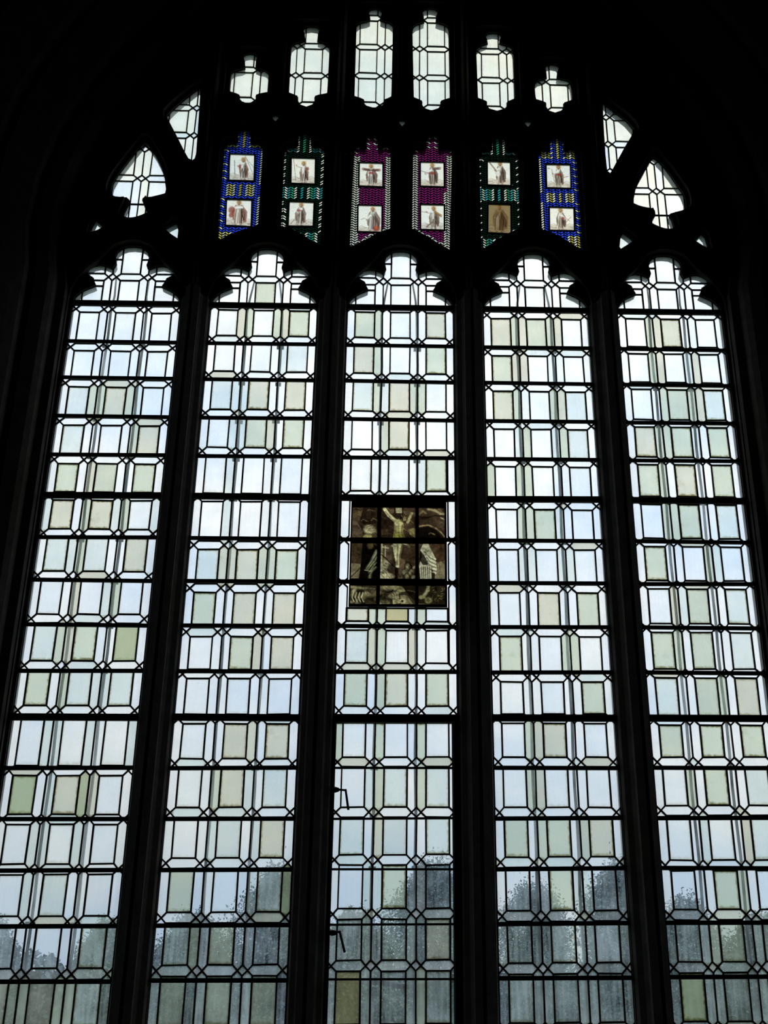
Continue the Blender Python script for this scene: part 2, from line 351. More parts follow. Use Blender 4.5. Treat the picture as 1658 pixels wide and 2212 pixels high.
# window arch
ARCH_PX = [(150, 640), (152, 560), (170, 470), (205, 380), (262, 285), (345, 180), (450, 75), (580, -25), (720, -95), (868, -140), (1010, -100), (1150, -20), (1280, 85), (1390, 200), (1470, 300), (1525, 395), (1556, 485), (1566, 575), (1562, 655)]
jl, jr = -2*PW-LW/2, 2*PW+LW/2
ap = [uv(*p) for p in ARCH_PX]
ap = [(min(max(a, jl-0.015), jr+0.015) if b < 3.7 else a, b) for a, b in ap]
SILL = -0.46
ARCH = [(jl-0.015, SILL)]+[(jl-0.015, ap[0][1])]+ap[1:-1]+[(jr+0.015, ap[-1][1]), (jr+0.015, SILL)]

# ------------------------------------------------------------------ the setting: church wall, stone window, nave
VT = max(v for u, v in ARCH)
def struct(o, label, cat=None):
    o['kind'] = 'structure'; o['label'] = label
    if cat: o['category'] = cat
    return o
big = [(-6.2, -ZB-0.05), (6.2, -ZB-0.05), (6.2, 9.0), (-6.2, 9.0)]
REV = offset_poly(ARCH, 0.46)
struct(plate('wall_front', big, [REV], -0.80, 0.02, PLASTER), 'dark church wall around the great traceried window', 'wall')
def slab(name, c, d, mat, label, cat):
    m = MB(); m.box(c, d); return struct(m.build(name, mat), label, cat)
slab('wall_left', (-6.1, -9.6, 5.5), (0.3, 18.4, 11.2), PLASTER, 'dark side wall of the nave left of the window', 'wall')
slab('wall_right', (6.1, -9.6, 5.5), (0.3, 18.4, 11.2), PLASTER, 'dark side wall of the nave right of the window', 'wall')
slab('wall_back', (0, -18.7, 5.5), (12.5, 0.3, 11.2), PLASTER, 'dark end wall behind the viewer', 'wall')
slab('floor', (0, -9.6, -0.075), (12.5, 18.6, 0.15), FLOORM, 'stone flagged floor of the nave', 'floor')
slab('ceiling', (0, -9.6, 10.95), (12.5, 18.6, 0.3), CEILM, 'dark timber ceiling of the nave', 'ceiling')

win = bpy.data.objects.new('window_1', None); COL.objects.link(win); win.location = W3(0, SILL, 0)
struct(win, 'stone framework of the great five-light Gothic window with mullions and tracery', 'window')
rect = [(-2.45, SILL-0.25), (2.45, SILL-0.25), (2.45, VT+0.35), (-2.45, VT+0.35)]
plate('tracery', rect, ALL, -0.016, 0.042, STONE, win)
def boxhull(P, gx, gt, gb):              # simple frame shape around an opening
    x0 = min(p[0] for p in P)-gx; x1 = max(p[0] for p in P)+gx; y0 = min(p[1] for p in P)-gb; y1 = max(p[1] for p in P)+gt
    w = x1-x0; h = y1-y0; r = min(0.08, w*0.45)
    Q = []
    for cx, cy, a0 in ((x1-r, y1-r, 0), (x0+r, y1-r, 90), (x0+r, y0+r, 180), (x1-r, y0+r, 270)):
        for k in range(6):
            a = math.radians(a0+18*k); Q.append((cx+r*math.cos(a), cy+r*math.sin(a)))
    return Q
holesB = [arch_outline(i, 0.016) for i in range(5)]
holesB += [boxhull(P, 0.026, 0.02, 0.07) for P in TOP]
for P in STL:
    Q = [(u, v) for u, v in P]
    vm = min(v for u, v in P)
    holesB.append(offset_poly([(u, v-(0.03 if v < vm+0.14 else 0)) for u, v in P], 0.018))
for P in SPADE+TRI: holesB.append(offset_poly([(u, v) for u, v in smooth_poly(P, 1)], 0.022))
for P in SMALL+EYE: holesB.append([(u, v-(0.02 if v < sum(q[1] for q in P)/len(P) else 0)) for u, v in offset_poly(P, 0.012)])
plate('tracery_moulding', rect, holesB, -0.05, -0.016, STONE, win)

def mullion(u, vtop, half=(PW-LW)/2):
    prof = [(half, 0.04), (half-0.004, -0.02), (half-0.012, -0.05), (half-0.035, -0.072), (half-0.047, -0.10), (half-0.05, -0.125), (half-0.044, -0.135), (half-0.044, -0.15), (0.016, -0.175), (0.008, -0.185)]
    prof = prof+[(-a, b) for a, b in prof[::-1]]
    m = MB(); n = len(prof); lv = [SILL, vtop]
    for v in lv:
        for a, y in prof: m.v.append(W3(u+a, v, y))
    for k in range(n): m.f.append([k, (k+1) % n, n+(k+1) % n, n+k])
    m.f.append(list(range(n))); m.f.append([n+k for k in range(n)][::-1])
    return m.build('mullion', STONE, win)
for k in range(4): mullion((k-1.5)*PW, Z[0]+0.02)
# slender upper shafts that carry the mullions on through the tracery
for (px0, py0, px1, py1) in ((424, 640, 452, 40), (719, 640, 738, -60), (1009, 640, 1000, -60), (1300, 640, 1282, 60)):
    a = uv(px0, py0); b = uv(px1, py1); m = MB()
    prof = [(0.03, -0.045), (0.014, -0.085), (0.006, -0.095), (-0.006, -0.095), (-0.014, -0.085), (-0.03, -0.045)]
    n = len(prof)
    for (uu, vv) in (a, (a[0], b[1])):
        for q, y in prof: m.v.append(W3(uu+q, vv, y))
    for k in range(n): m.f.append([k, (k+1) % n, n+(k+1) % n, n+k])
    m.f.append(list(range(n))); m.f.append([n+k for k in range(n)][::-1]); m.build('upper_shaft', STONE, win)
# ribs arching over each lancet
for i in range(5):
    P = arch_outline(i, 0.045, Z[0]); m = MB()
    m.tube([W3(u, v, -0.045) for u, v in P], 0.014, 8); m.build('arch_rib', STONE, win, True)
# moulded, splayed jamb and arch reveal
m = MB(); steps = [(0.0, -0.01), (0.012, -0.09), (0.05, -0.11), (0.055, -0.17), (0.075, -0.21), (0.13, -0.26), (0.16, -0.27), (0.165, -0.34), (0.20, -0.40), (0.28, -0.52), (0.31, -0.53), (0.32, -0.60), (0.47, -0.82)]
rings = []
for g, y in steps:
    Q = offset_poly(ARCH, g) if g else ccw(ARCH); rings.append(len(m.v))
    for u, v in Q: m.v.append(W3(u, v, y))
n = len(ARCH)
for a, b in zip(rings, rings[1:]):
    for k in range(n): m.f.append([a+k, a+(k+1) % n, b+(k+1) % n, b+k])
m.build('reveal', STONE, win)

# ------------------------------------------------------------------ leaded lattice glazing
SW, HX = 0.0435, 0.045
def lattice_cells(ub, c, s, H, nrange, top_open=None):
    """cells of the lattice: rectangles, pointed strips, long hexagons and small diamonds.
    H: descending list of hexagon mid levels, ub: u of a strip/strip lead, c: cell width"""
    h = HX; out = []
    for j in range(len(H)):
        for k in nrange:
            x = ub+k*c
            out.append(('hexagonal_pane', j, k, [(x+s/2, H[j]), (x+s, H[j]+h/2), (x+c-s, H[j]+h/2), (x+c-s/2, H[j]), (x+c-s, H[j]-h/2), (x+s, H[j]-h/2)]))
            out.append(('diamond_pane', j, k, [(x-s/2, H[j]), (x, H[j]+h/2), (x+s/2, H[j]), (x, H[j]-h/2)]))
            if j+1 < len(H):
                a, b = H[j]-h/2, H[j+1]+h/2
                out.append(('rectangular_pane', j, k, [(x+s, a), (x+c-s, a), (x+c-s, b), (x+s, b)]))
                out.append(('strip_pane', j, 2*k, [(x, a), (x+s/2, H[j]), (x+s, a), (x+s, b), (x+s/2, H[j+1]), (x, b)]))
                out.append(('strip_pane', j, 2*k+1, [(x+c, a), (x+c-s/2, H[j]), (x+c-s, a), (x+c-s, b), (x+c-s/2, H[j+1]), (x+c, b)]))
    return out
class Leads:
    def __init__(s): s.seen = {}; s.m = MB()
    def poly(s, P, w=0.0072):
        for i in range(len(P)): s.edge(P[i], P[(i+1) % len(P)], w)
    def edge(s, a, b, w=0.0072):
        k = tuple(sorted(((round(a[0], 3), round(a[1], 3)), (round(b[0], 3), round(b[1], 3)))))
        if k in s.seen or k[0] == k[1]: return
        s.seen[k] = 1; s.m.bar(a, b, w*rnd.uniform(0.9, 1.12), -0.0045, 0.0045, w*0.25)
def add_pane(parent, name, P, mat, d=0.003, stuff=None, yoff=0.0, within=None):
    Q = inset(P, d)
    if within is not None and len(Q) > 2: Q = clip_outline(within, Q)
    if len(Q) < 3 or abs(area(Q)) < 1e-5: return None
    if stuff is not None: stuff.prism(Q, -0.0015, 0.0015); return None
    m = MB(); m.prism(Q, -0.0015+yoff, 0.0015+yoff); return m.build(name, mat, parent)
def wob(P, amt=0.0012):      # hand cut glass: tiny shifts, the same for shared corners
    out = []
    for u, v in P:
        r = random.Random(hash((round(u, 3), round(v, 3)))); out.append((u+r.uniform(-amt, amt), v+r.uniform(-amt, amt)))
    return out

TINT = [
["WWWWWWWWW","WWWWLWWWW","WTGGBGTLL","WTWWWWGBW","WGWBGWWGW","TBLGBTGWT","WTTGTWWBW","LLWBLTGLW","LTGBGLWOL","WGWGTTTTL","WLTTWTWWT","WOWTBOBLW","WLTTWTWLW","WWTWTWWWW","WWWWWWWTW","GBGGBGGTT"],
["WWBGWGBGW","WWWWWWTTW","WTTTBWWBW","WWTTGBWGW","WWTWWWWLW","WWTWWWWLL","WTBBBGGGW","LGWWBWWBW","LLLLGBLBW","LLLWLWWLL","WLLLBBLBW","WWWGBTWTW","WWWTTWTBW","WGWWLLTTO","LTGLGLLLT","TGTTGTTGL"],
["LGGWWWWBW","WBGWWWWGW","WTGTBGGWW","WWWGBWWWW","WWWWWWTGW","WWWWWWWWW","WWWWWWWWW","WBGGYTGLW","WTBGWBWWW","LGLGBWWGW","GWWGWLGWW","WLTGTWGTW","WTLBTLWTW","WWTTGLWLW","WLTWTTTBW","LYTLLTGTT"],
["WBGBGGBWW","WGBBWLLWW","WBGWWGBTW","WWTGWTGTW","GWGGWLLLW","WWGGGTLLL","LLTTLTTLL","LLLLBLLGW","LGWLLGGWL","WWWWLWWGW","WWGBBWWLW","WWGBWWWWW","WGWGGWGBW","WWWLGTTWL","TTTTTTTLT","LTTTTTTTT"],
["WWGBBWWWW","WWGBWTBWW","WWWGGGBTW","WBGGGTWGW","WGGWBWWGW","WLGGGWWTW","WGLLLGTLW","WLBTGWWTW","LGGWGWWTW","LTWWGGWBW","WGWWGWWGW","WWGWGWWTW","WWWTWWBTW","WWWWGGWWW","TTTGGWTTW","TOTTTTTTT"]]
for r_ in TINT:
    for j in (13, 14, 15): r_[j] = r_[j].replace('W', 'H').replace('L', 'H').replace('T', 'S') if j > 13 else ''.join('H' if (ch in 'WL' and k_ % 3) else 'S' if ch == 'T' else ch for k_, ch in enumerate(r_[j]))
OFF = [[-.03,-.03,-.028,-.026,-.024,.0,.026,.028,.035,.03,.035,-.01,.0,.006,.02,.03],
       [.0,.033,.033,.033,.033,.0,-.033,-.033,-.03,-.01,-.004,.022,.03,.03,.033,.04],
       [.0,.033,.033,.033,.03,.022,.0,.0,.006,.024,.036,.03,.03,.042,.045,.055],
       [-.03,-.026,-.022,-.02,-.016,-.03,-.022,-.025,-.022,-.022,.0,.03,.028,.03,.033,.04],
       [-.018,.0,.0,.002,.004,.006,.0,.0,.002,.0,-.008,.03,.036,.014,.035,.04]]
LLAB = ['leftmost tall leaded lancet of pale lattice panes under a cusped head', 'second tall leaded lancet from the left, under the blue and dark green stained lights',
        'central tall leaded lancet around the dark painted panel, with opening casement and iron stays', 'fourth tall leaded lancet from the left, just right of the central one', 'rightmost tall leaded lancet, its lower right side cut by the picture edge']
HEADH = c5(800, 410)[1]; HEADL = c5(800, 500)[1]; HEADU = c5(800, 235)[1]
pa = uv(757, 1200); pb = uv(963, 1200); PU0, PU1 = pa[0], pb[0]
PV1 = uv(860, 1096)[1]; PV0 = uv(860, 1306)[1]
for i in range(5):
    uc = (i-2)*PW; ul = uc-LW/2; c = LW/3
    root = thing('lancet_light', LLAB[i], 'window', W3(uc, SILL, 0), 'tall lancet lights of the window')
    out = offset_poly(lancet_outline(i), 0.004)
    H = [Z[b]+OFF[i][b] for b in range(16)]+[Z[16]+0.03, Z[17]+0.02]
    jit = random.Random(40+i)
    leads = Leads(); tiny = MB(); n_tiny = 0
    cells = []
    for nm, j, k, P in lattice_cells(ul, c, SW, H, range(0, 4)):
        if k >= (6 if nm == 'strip_pane' else 3) and nm != 'diamond_pane': continue
        if j == 0 and nm == 'hexagonal_pane' and OFF[i][0] >= 0: pass
        cells.append((nm, j, k, P))
    # above the top saddle bar: cells up to the hexagons of the head and on into the foils
    h = HX
    for k in range(3):
        x = ul+k*c; a = HEADH-h/2; b = H[0]+h/2; t = Z[0]+0.5
        cells.append(('hexagonal_pane', -1, k, [(x+SW/2, HEADH), (x+SW, HEADH+h/2), (x+c-SW, HEADH+h/2), (x+c-SW/2, HEADH), (x+c-SW, a), (x+SW, a)]))
        if k == 1: cells.append(('rectangular_pane', -1, k, [(x+SW, a), (x+c-SW, a), (x+c-SW, b), (x+SW, b)]))
        else:
            cells.append(('rectangular_pane', -1, k, [(x+SW, a), (x+c-SW, a), (x+c-SW, HEADL), (x+SW, HEADL)]))
            cells.append(('rectangular_pane', -1, k, [(x+SW, HEADL), (x+c-SW, HEADL), (x+c-SW, b), (x+SW, b)]))
        cells.append(('rectangular_pane', -1, k, [(x+SW, t), (x+c-SW, t), (x+c-SW, HEADH+h/2), (x+SW, HEADH+h/2)]))
        for kk, (x0, sg) in enumerate(((x, 1), (x+c, -1))):
            cells.append(('strip_pane', -1, 2*k+kk, [(x0, a), (x0+sg*SW/2, HEADH), (x0+sg*SW, a), (x0+sg*SW, b), (x0+sg*SW/2, H[0]), (x0, b)]))
            cells.append(('strip_pane', -1, 2*k+kk, [(x0, HEADH+h/2), (x0+sg*SW/2, HEADH), (x0+sg*SW, HEADH+h/2), (x0+sg*SW, HEADU), (x0, HEADU)]))
            cells.append(('strip_pane', -1, 2*k+kk, [(x0, HEADU), (x0+sg*SW, HEADU), (x0+sg*SW, t), (x0, t)]))
        if k: cells.append(('diamond_pane', -1, k, [(x-SW/2, HEADH), (x, HEADH+h/2), (x+SW/2, HEADH), (x, a)]))
    for nm, j, k, P in cells:
        P = wob(P)
        vmid = sum(p[1] for p in P)/len(P)
        cut = j < 0 or vmid > Z[0]-0.1
        Q = clip_outline(out, P) if (cut or nm == 'diamond_pane') else P
        if i == 2 and vmid < PV1+0.2 and vmid > PV0-0.3:       # leave room for the painted panel
            if min(p[0] for p in Q) > uc-LW/2+0.1 or nm == 'hexagonal_pane' or max(p[0] for p in Q) < uc+LW/2-0.1:
                um = sum(p[0] for p in Q)/len(Q)
                edge = nm == 'strip_pane' and (um < ul+SW or um > ul+LW-SW)
                if nm == 'diamond_pane' and (um < ul+0.02 or um > ul+LW-0.02): edge = True
                if edge:
                    if nm == 'strip_pane':                      # side strips widen up to the panel
                        Q = [((PU0-0.011 if (um < uc and p[0] > ul+SW*0.9) else PU1+0.011 if (um > uc and p[0] < ul+LW-SW*0.9) else p[0]), p[1]) for p in Q]
                elif max(p[1] for p in Q) > PV0-0.012:
                    R_ = clip_half(Q, 0, 1, PV0-0.0195)
                    S_ = clip_half(Q, 0, -1, -(PV1+0.037))
                    Q = R_ if (len(R_) > 2 and vmid < PV0+0.12) else S_ if len(S_) > 2 and vmid > PV1-0.1 else []
        if i == 2 and vmid < Z[10]-0.03:                        # the opening casement is a little narrower
            Q = clip_half(clip_half(Q, -1, 0, -(uc-LW/2+0.010)), 1, 0, uc+LW/2-0.026); Q = clip_half(Q, 0, 1, Z[10]-0.02) if len(Q) > 2 else Q
        Q = clean(Q) if len(Q) > 2 else []
        if len(Q) < 3 or abs(area(Q)) < 6e-5: continue
        leads.poly(Q)
        if nm == 'rectangular_pane': t = TINT[i][j][1+3*k] if 0 <= j < 16 else ('G' if (i == 1 and k == 1 and j == -1 and vmid < HEADH) else 'W' if j < 0 else 'S')
        elif nm == 'strip_pane':
            q = (0, 2, 3, 5, 6, 8)[k]; t = TINT[i][j][q] if 0 <= j < 16 else 'W' if j < 0 else 'H'
        else: t = jit.choice('WWWWWBTL') if j >= 0 else 'W'
        if abs(area(Q)) < 5e-4 and nm == 'diamond_pane' and (k == 0 or k == 3):
            add_pane(root, nm, Q, None, 0.003, tiny); n_tiny += 1; continue
        if cut: add_pane(root, nm, P, G[t], within=out)
        else: add_pane(root, nm, Q, G[t])
    if n_tiny:
        o = tiny.build('corner_panes', G['W'], root); o['kind'] = 'stuff'
    leads.m.build('lead_came', LEAD, root)
    # border lead against the stone
    bl = MB(); oo = lancet_outline(i)
    for a, b in zip(oo, oo[1:]): bl.bar(a, b, 0.008, -0.005, 0.005, 0.002)
    bl.build('border_came', LEAD, root)
    # saddle bars
    for b in range(17):
        thick = b in (0, 5, 10); w = 0.032 if thick else 0.0185
        if i == 2 and b > 10: w = 0.009
        yf = -0.019 if thick else -0.016
        dz = 0.002*jit.uniform(-1, 1); m = MB(); e0 = 0.012
        m.prism([(uc-LW/2-e0, Z[b]-w/2+dz), (uc+LW/2+e0, Z[b]-w/2-dz), (uc+LW/2+e0, Z[b]+w/2-dz), (uc-LW/2-e0, Z[b]+w/2+dz)], yf, -0.0055)
        m.build('saddle_bar', IRON, root)
    # upright stanchions outside the glass with their clamps
    for sg in (-1, 1):
        us = uc+sg*LW/6; m = MB(); y = 0.064; amp = 0.0025
        pts = [W3(us+amp*math.sin(q*1.7+i), SILL+(Z[0]-SILL)*q/24, y) for q in range(25)]
        if i < 5: pts += [W3(us-sg*0.010, Z[0]+0.10, y), W3(us-sg*(0.028 if i in (1, 2, 3) else 0.006), Z[0]+0.22, y)]
        m.tube(pts, [0.0072]*25+[0.006, 0.0045], 8); st_ = m.build('stanchion', GALV, root, True)
        for b in range(1, 16):
            if jit.random() < 0.25: continue
            m = MB(); zz = Z[b]+0.018-0.008*jit.random(); m.box(W3(us, zz, y-0.012), (0.030+0.012*jit.random(), 0.014, 0.016)); m.build('clamp', IRON, st_)
    if i == 2:
        m = MB(); x0, x1, zt = uc-LW/2+0.003, uc+LW/2-0.014, Z[10]-0.018
        m.bar((x0, SILL), (x0, zt), 0.014, -0.02, 0.008); m.bar((x1, SILL), (x1, zt), 0.024, -0.02, 0.008); m.bar((x0, zt), (x1, zt), 0.012, -0.02, 0.008)
        m.build('casement_frame', IRON, root)
        for (ax, ay, bx, by, cx_, cy_) in ((722, 1705, 746, 1707, 752, 1749), (716, 2014, 733, 2013, 744, 2057)):
            m = MB(); a, b, d = at(ax, ay, -0.045), at(bx, by, -0.045), at(cx_, cy_, -0.06)
            m.tube([a, b], 0.0048, 8); m.tube([b+Vector((0, 0, 0.004)), d], [0.005, 0.0055], 8); m.tube([at(ax+1, ay+1, -0.005), at(ax+7, ay+1, -0.05)], [0.014, 0.010], 10)
            m.build('casement_stay', IRON, root, True)
        m = MB(); m.tube([at(x, y, 0.075) for x, y in ((706, 2114), (740, 2119), (790, 2121), (830, 2123), (860, 2130), (885, 2131), (915, 2127), (950, 2121), (990, 2116))], 0.011, 8)
        m.build('sagging_cable', IRON, root, True)

# ------------------------------------------------------------------ plain tracery lights
def simple_light(name, label, outline, cf, bx, hys, c, s, group, tints='WWWWBW', ref_y=None, bars=()):
    cu = sum(p[0] for p in outline)/len(outline); vb = min(p[1] for p in outline)
    root = thing(name, label, 'window', W3(cu, vb, 0), group)
    out = offset_poly(outline, 0.003); leads = Leads(); jit = random.Random(len(label))
    if cf is not None:
        H = [cf(bx, y)[1] for y in hys]; ub = cf(bx, ref_y if ref_y else hys[1])[0]
        for nm, j, k, P in lattice_cells(ub, c, s, H, range(-3, 3)):
            Q = clip_outline(out, wob(P))
            if len(Q) < 3 or abs(area(Q)) < 4e-5: continue
            leads.poly(Q, 0.006); add_pane(root, nm, P, G[jit.choice(tints)], 0.0025, within=out)
    else:
        m = MB(); m.prism(out, -0.0015, 0.0015); m.build('pane', G['B' if name == 'eyelet_light' else 'T'], root)
    for a, b in bars: leads.edge(cf(*a), cf(*b), 0.008)
    for a, b in zip(outline, outline[1:]+outline[:1]): leads.edge(a, b, 0.006)
    leads.m.build('lead_came', LEAD, root)
    return root
ORD = ['short clear leaded light at the left end of the top tier', 'second clear leaded light from the left in the top tier', 'left one of the two tallest clear leaded lights at the top centre', 'right one of the two tallest clear leaded lights at the top centre',
       'fifth clear leaded light from the left in the top tier', 'short clear leaded light at the right end of the top tier']
for i in range(6):
    cf, bx, hys = TOPL[i]
    simple_light('tracery_light', ORD[i], TOP[i], cf, bx, hys, 0.203, 0.048, 'clear lights of the top tier', 'CCCC')
simple_light('spade_light', 'spade shaped clear leaded light above the leftmost lancet', SPADE[0], c3, 778, (560, 780, 1300), 0.200, 0.046, 'spade shaped lights', 'WWCLC', bars=(((686, 972), (802, 974)),))
simple_light('spade_light', 'spade shaped clear leaded light above the rightmost lancet', SPADE[1], c4, 655, (625, 890, 1500), 0.200, 0.046, 'spade shaped lights', 'WCCW', bars=(((634, 1106), (772, 1108)),))
simple_light('triangle_light', 'three-cornered leaded light left of the blue stained light', TRI[0], c3, 1192, (60, 255, 460, 670), 0.200, 0.046, 'three-cornered lights', 'CCTC')
simple_light('triangle_light', 'three-cornered leaded light right of the blue stained light', TRI[1], c4, 200, (-20, 225, 465, 710), 0.200, 0.046, 'three-cornered lights', 'CWCL')
for P, lb in zip(SMALL, ('tiny triangular light left below the left spade light', 'tiny triangular light right below the left spade light', 'tiny triangular light left below the right spade light', 'tiny triangular light right below the right spade light')):
    simple_light('corner_light', lb, P, None, 0, (), 0, 0, 'tiny triangular lights')
for P, lb in zip(EYE, ('tiny eyelet light under the top tier, left of the middle one', 'middle one of the three tiny eyelet lights under the top tier', 'tiny eyelet light under the top tier, right of the middle one')):
    simple_light('eyelet_light', lb, P, None, 0, (), 0, 0, 'tiny eyelet lights')

# ------------------------------------------------------------------ painted glass
class Canvas:
    """colour field sampled at points, x right and y down"""
    def __init__(s, X, Y, base, seed=0):
        s.X, s.Y = X, Y; s.C = np.zeros(X.shape+(3,)); s.C[:] = base; s.r = np.random.RandomState(seed)
    def blend(s, m, col): s.C += (np.array(col)-s.C)*np.clip(m, 0, 1)[..., None]
    def ell(s, cx, cy, rx, ry, col, a=1.0, soft=0.25, rot=0.0):
        dx, dy = s.X-cx, s.Y-cy; c, q = math.cos(rot), math.sin(rot)
        d = np.sqrt(((dx*c+dy*q)/rx)**2+((-dx*q+dy*c)/ry)**2); s.blend(a*np.clip((1+soft-d)/(2*soft), 0, 1), col)
    def line(s, pts, w, col, a=1.0, soft=0.5):
        for (x0, y0), (x1, y1) in zip(pts, pts[1:]):
            dx, dy = x1-x0, y1-y0; L = dx*dx+dy*dy+1e-12; t = np.clip(((s.X-x0)*dx+(s.Y-y0)*dy)/L, 0, 1)
            d = np.hypot(s.X-x0-t*dx, s.Y-y0-t*dy)/(w/2); s.blend(a*np.clip((1+soft-d)/(2*soft), 0, 1), col)
    def poly(s, P, col, a=1.0):
        ins = np.zeros(s.X.shape, bool)
        for i in range(len(P)):
            (x0, y0), (x1, y1) = P[i], P[i-1]
            if y0 == y1: continue
            ins ^= ((y0 > s.Y) != (y1 > s.Y)) & (s.X < (x1-x0)*(s.Y-y0)/(y1-y0)+x0)
        s.blend(ins*a, col)
    def blot(s, n, box, rad, cols, a=0.5, elong=1.0):
        for _ in range(n):
            x = s.r.uniform(box[0], box[2]); y = s.r.uniform(box[1], box[3]); r_ = s.r.uniform(rad*0.5, rad)
            s.ell(x, y, r_*elong, r_, cols[s.r.randint(len(cols))], a, 0.5, s.r.uniform(-0.9, 0.9))
    def hatch(s, n, box, L, w, col, a=0.5, ang=(-0.6, 0.6)):
        for _ in range(n):
            x = s.r.uniform(box[0], box[2]); y = s.r.uniform(box[1], box[3]); t = s.r.uniform(*ang); l_ = L*s.r.uniform(0.4, 1)
            s.line([(x, y), (x+l_*math.cos(t), y+l_*math.sin(t))], w, col, a)
def vnoise(X, Y, scale, seed):
    g = np.random.RandomState(seed).uniform(-1, 1, (64, 64)); x = X/scale; y = Y/scale
    xi = np.floor(x).astype(int); yi = np.floor(y).astype(int); fx = x-xi; fy = y-yi; fx = fx*fx*(3-2*fx); fy = fy*fy*(3-2*fy)
    a = g[yi % 64, xi % 64]; b = g[yi % 64, (xi+1) % 64]; c = g[(yi+1) % 64, xi % 64]; d = g[(yi+1) % 64, (xi+1) % 64]
    return (a*(1-fx)+b*fx)*(1-fy)+(c*(1-fx)+d*fx)*fy
def srgb(r, g, b): return tuple(((x/255+0.055)/1.055)**2.4 if x > 10 else x/255/12.92 for x in (r, g, b))

def painted_sheet(name, corners, nx, ny, paint_fn, mat, parent, y0=-0.0015, label=None):
    """thin glass slab, finely divided so that the enamel painting on it keeps its detail"""
    (a, b, c, d) = corners                # tl, tr, br, bl
    xs, ys = np.linspace(0, 1, nx+1), np.linspace(0, 1, ny+1); X, Y = np.meshgrid(xs, ys)
    colr = np.clip(paint_fn(X, Y), 0.0, 1.0)
    off = parent.location; verts = []; faces = []
    for yy in (y0, y0+0.003):
        for r_ in range(ny+1):
            for q in range(nx+1):
                s, t = xs[q], ys[r_]
                u = (a[0]*(1-s)+b[0]*s)*(1-t)+(d[0]*(1-s)+c[0]*s)*t; v = (a[1]*(1-s)+b[1]*s)*(1-t)+(d[1]*(1-s)+c[1]*s)*t
                verts.append(tuple(W3(u, v, yy)-off))
    n1 = (nx+1)*(ny+1)
    for r_ in range(ny):
        for q in range(nx):
            i = r_*(nx+1)+q; faces.append((i, i+1, i+nx+2, i+nx+1)); faces.append((n1+i, n1+i+nx+1, n1+i+nx+2, n1+i+1))
    m = bpy.data.meshes.new(name); m.from_pydata(verts, [], faces)
    at_ = m.color_attributes.new('paint', 'FLOAT_COLOR', 'POINT')
    cc = np.ones((2*n1, 4), np.float32); cc[:n1, :3] = np.sqrt(colr.reshape(-1, 3)); cc[n1:, :3] = cc[:n1, :3]
    at_.data.foreach_set('color', cc.ravel())
    o = new_obj(name, m, mat, parent)
    if label: o['label'] = label
    return o

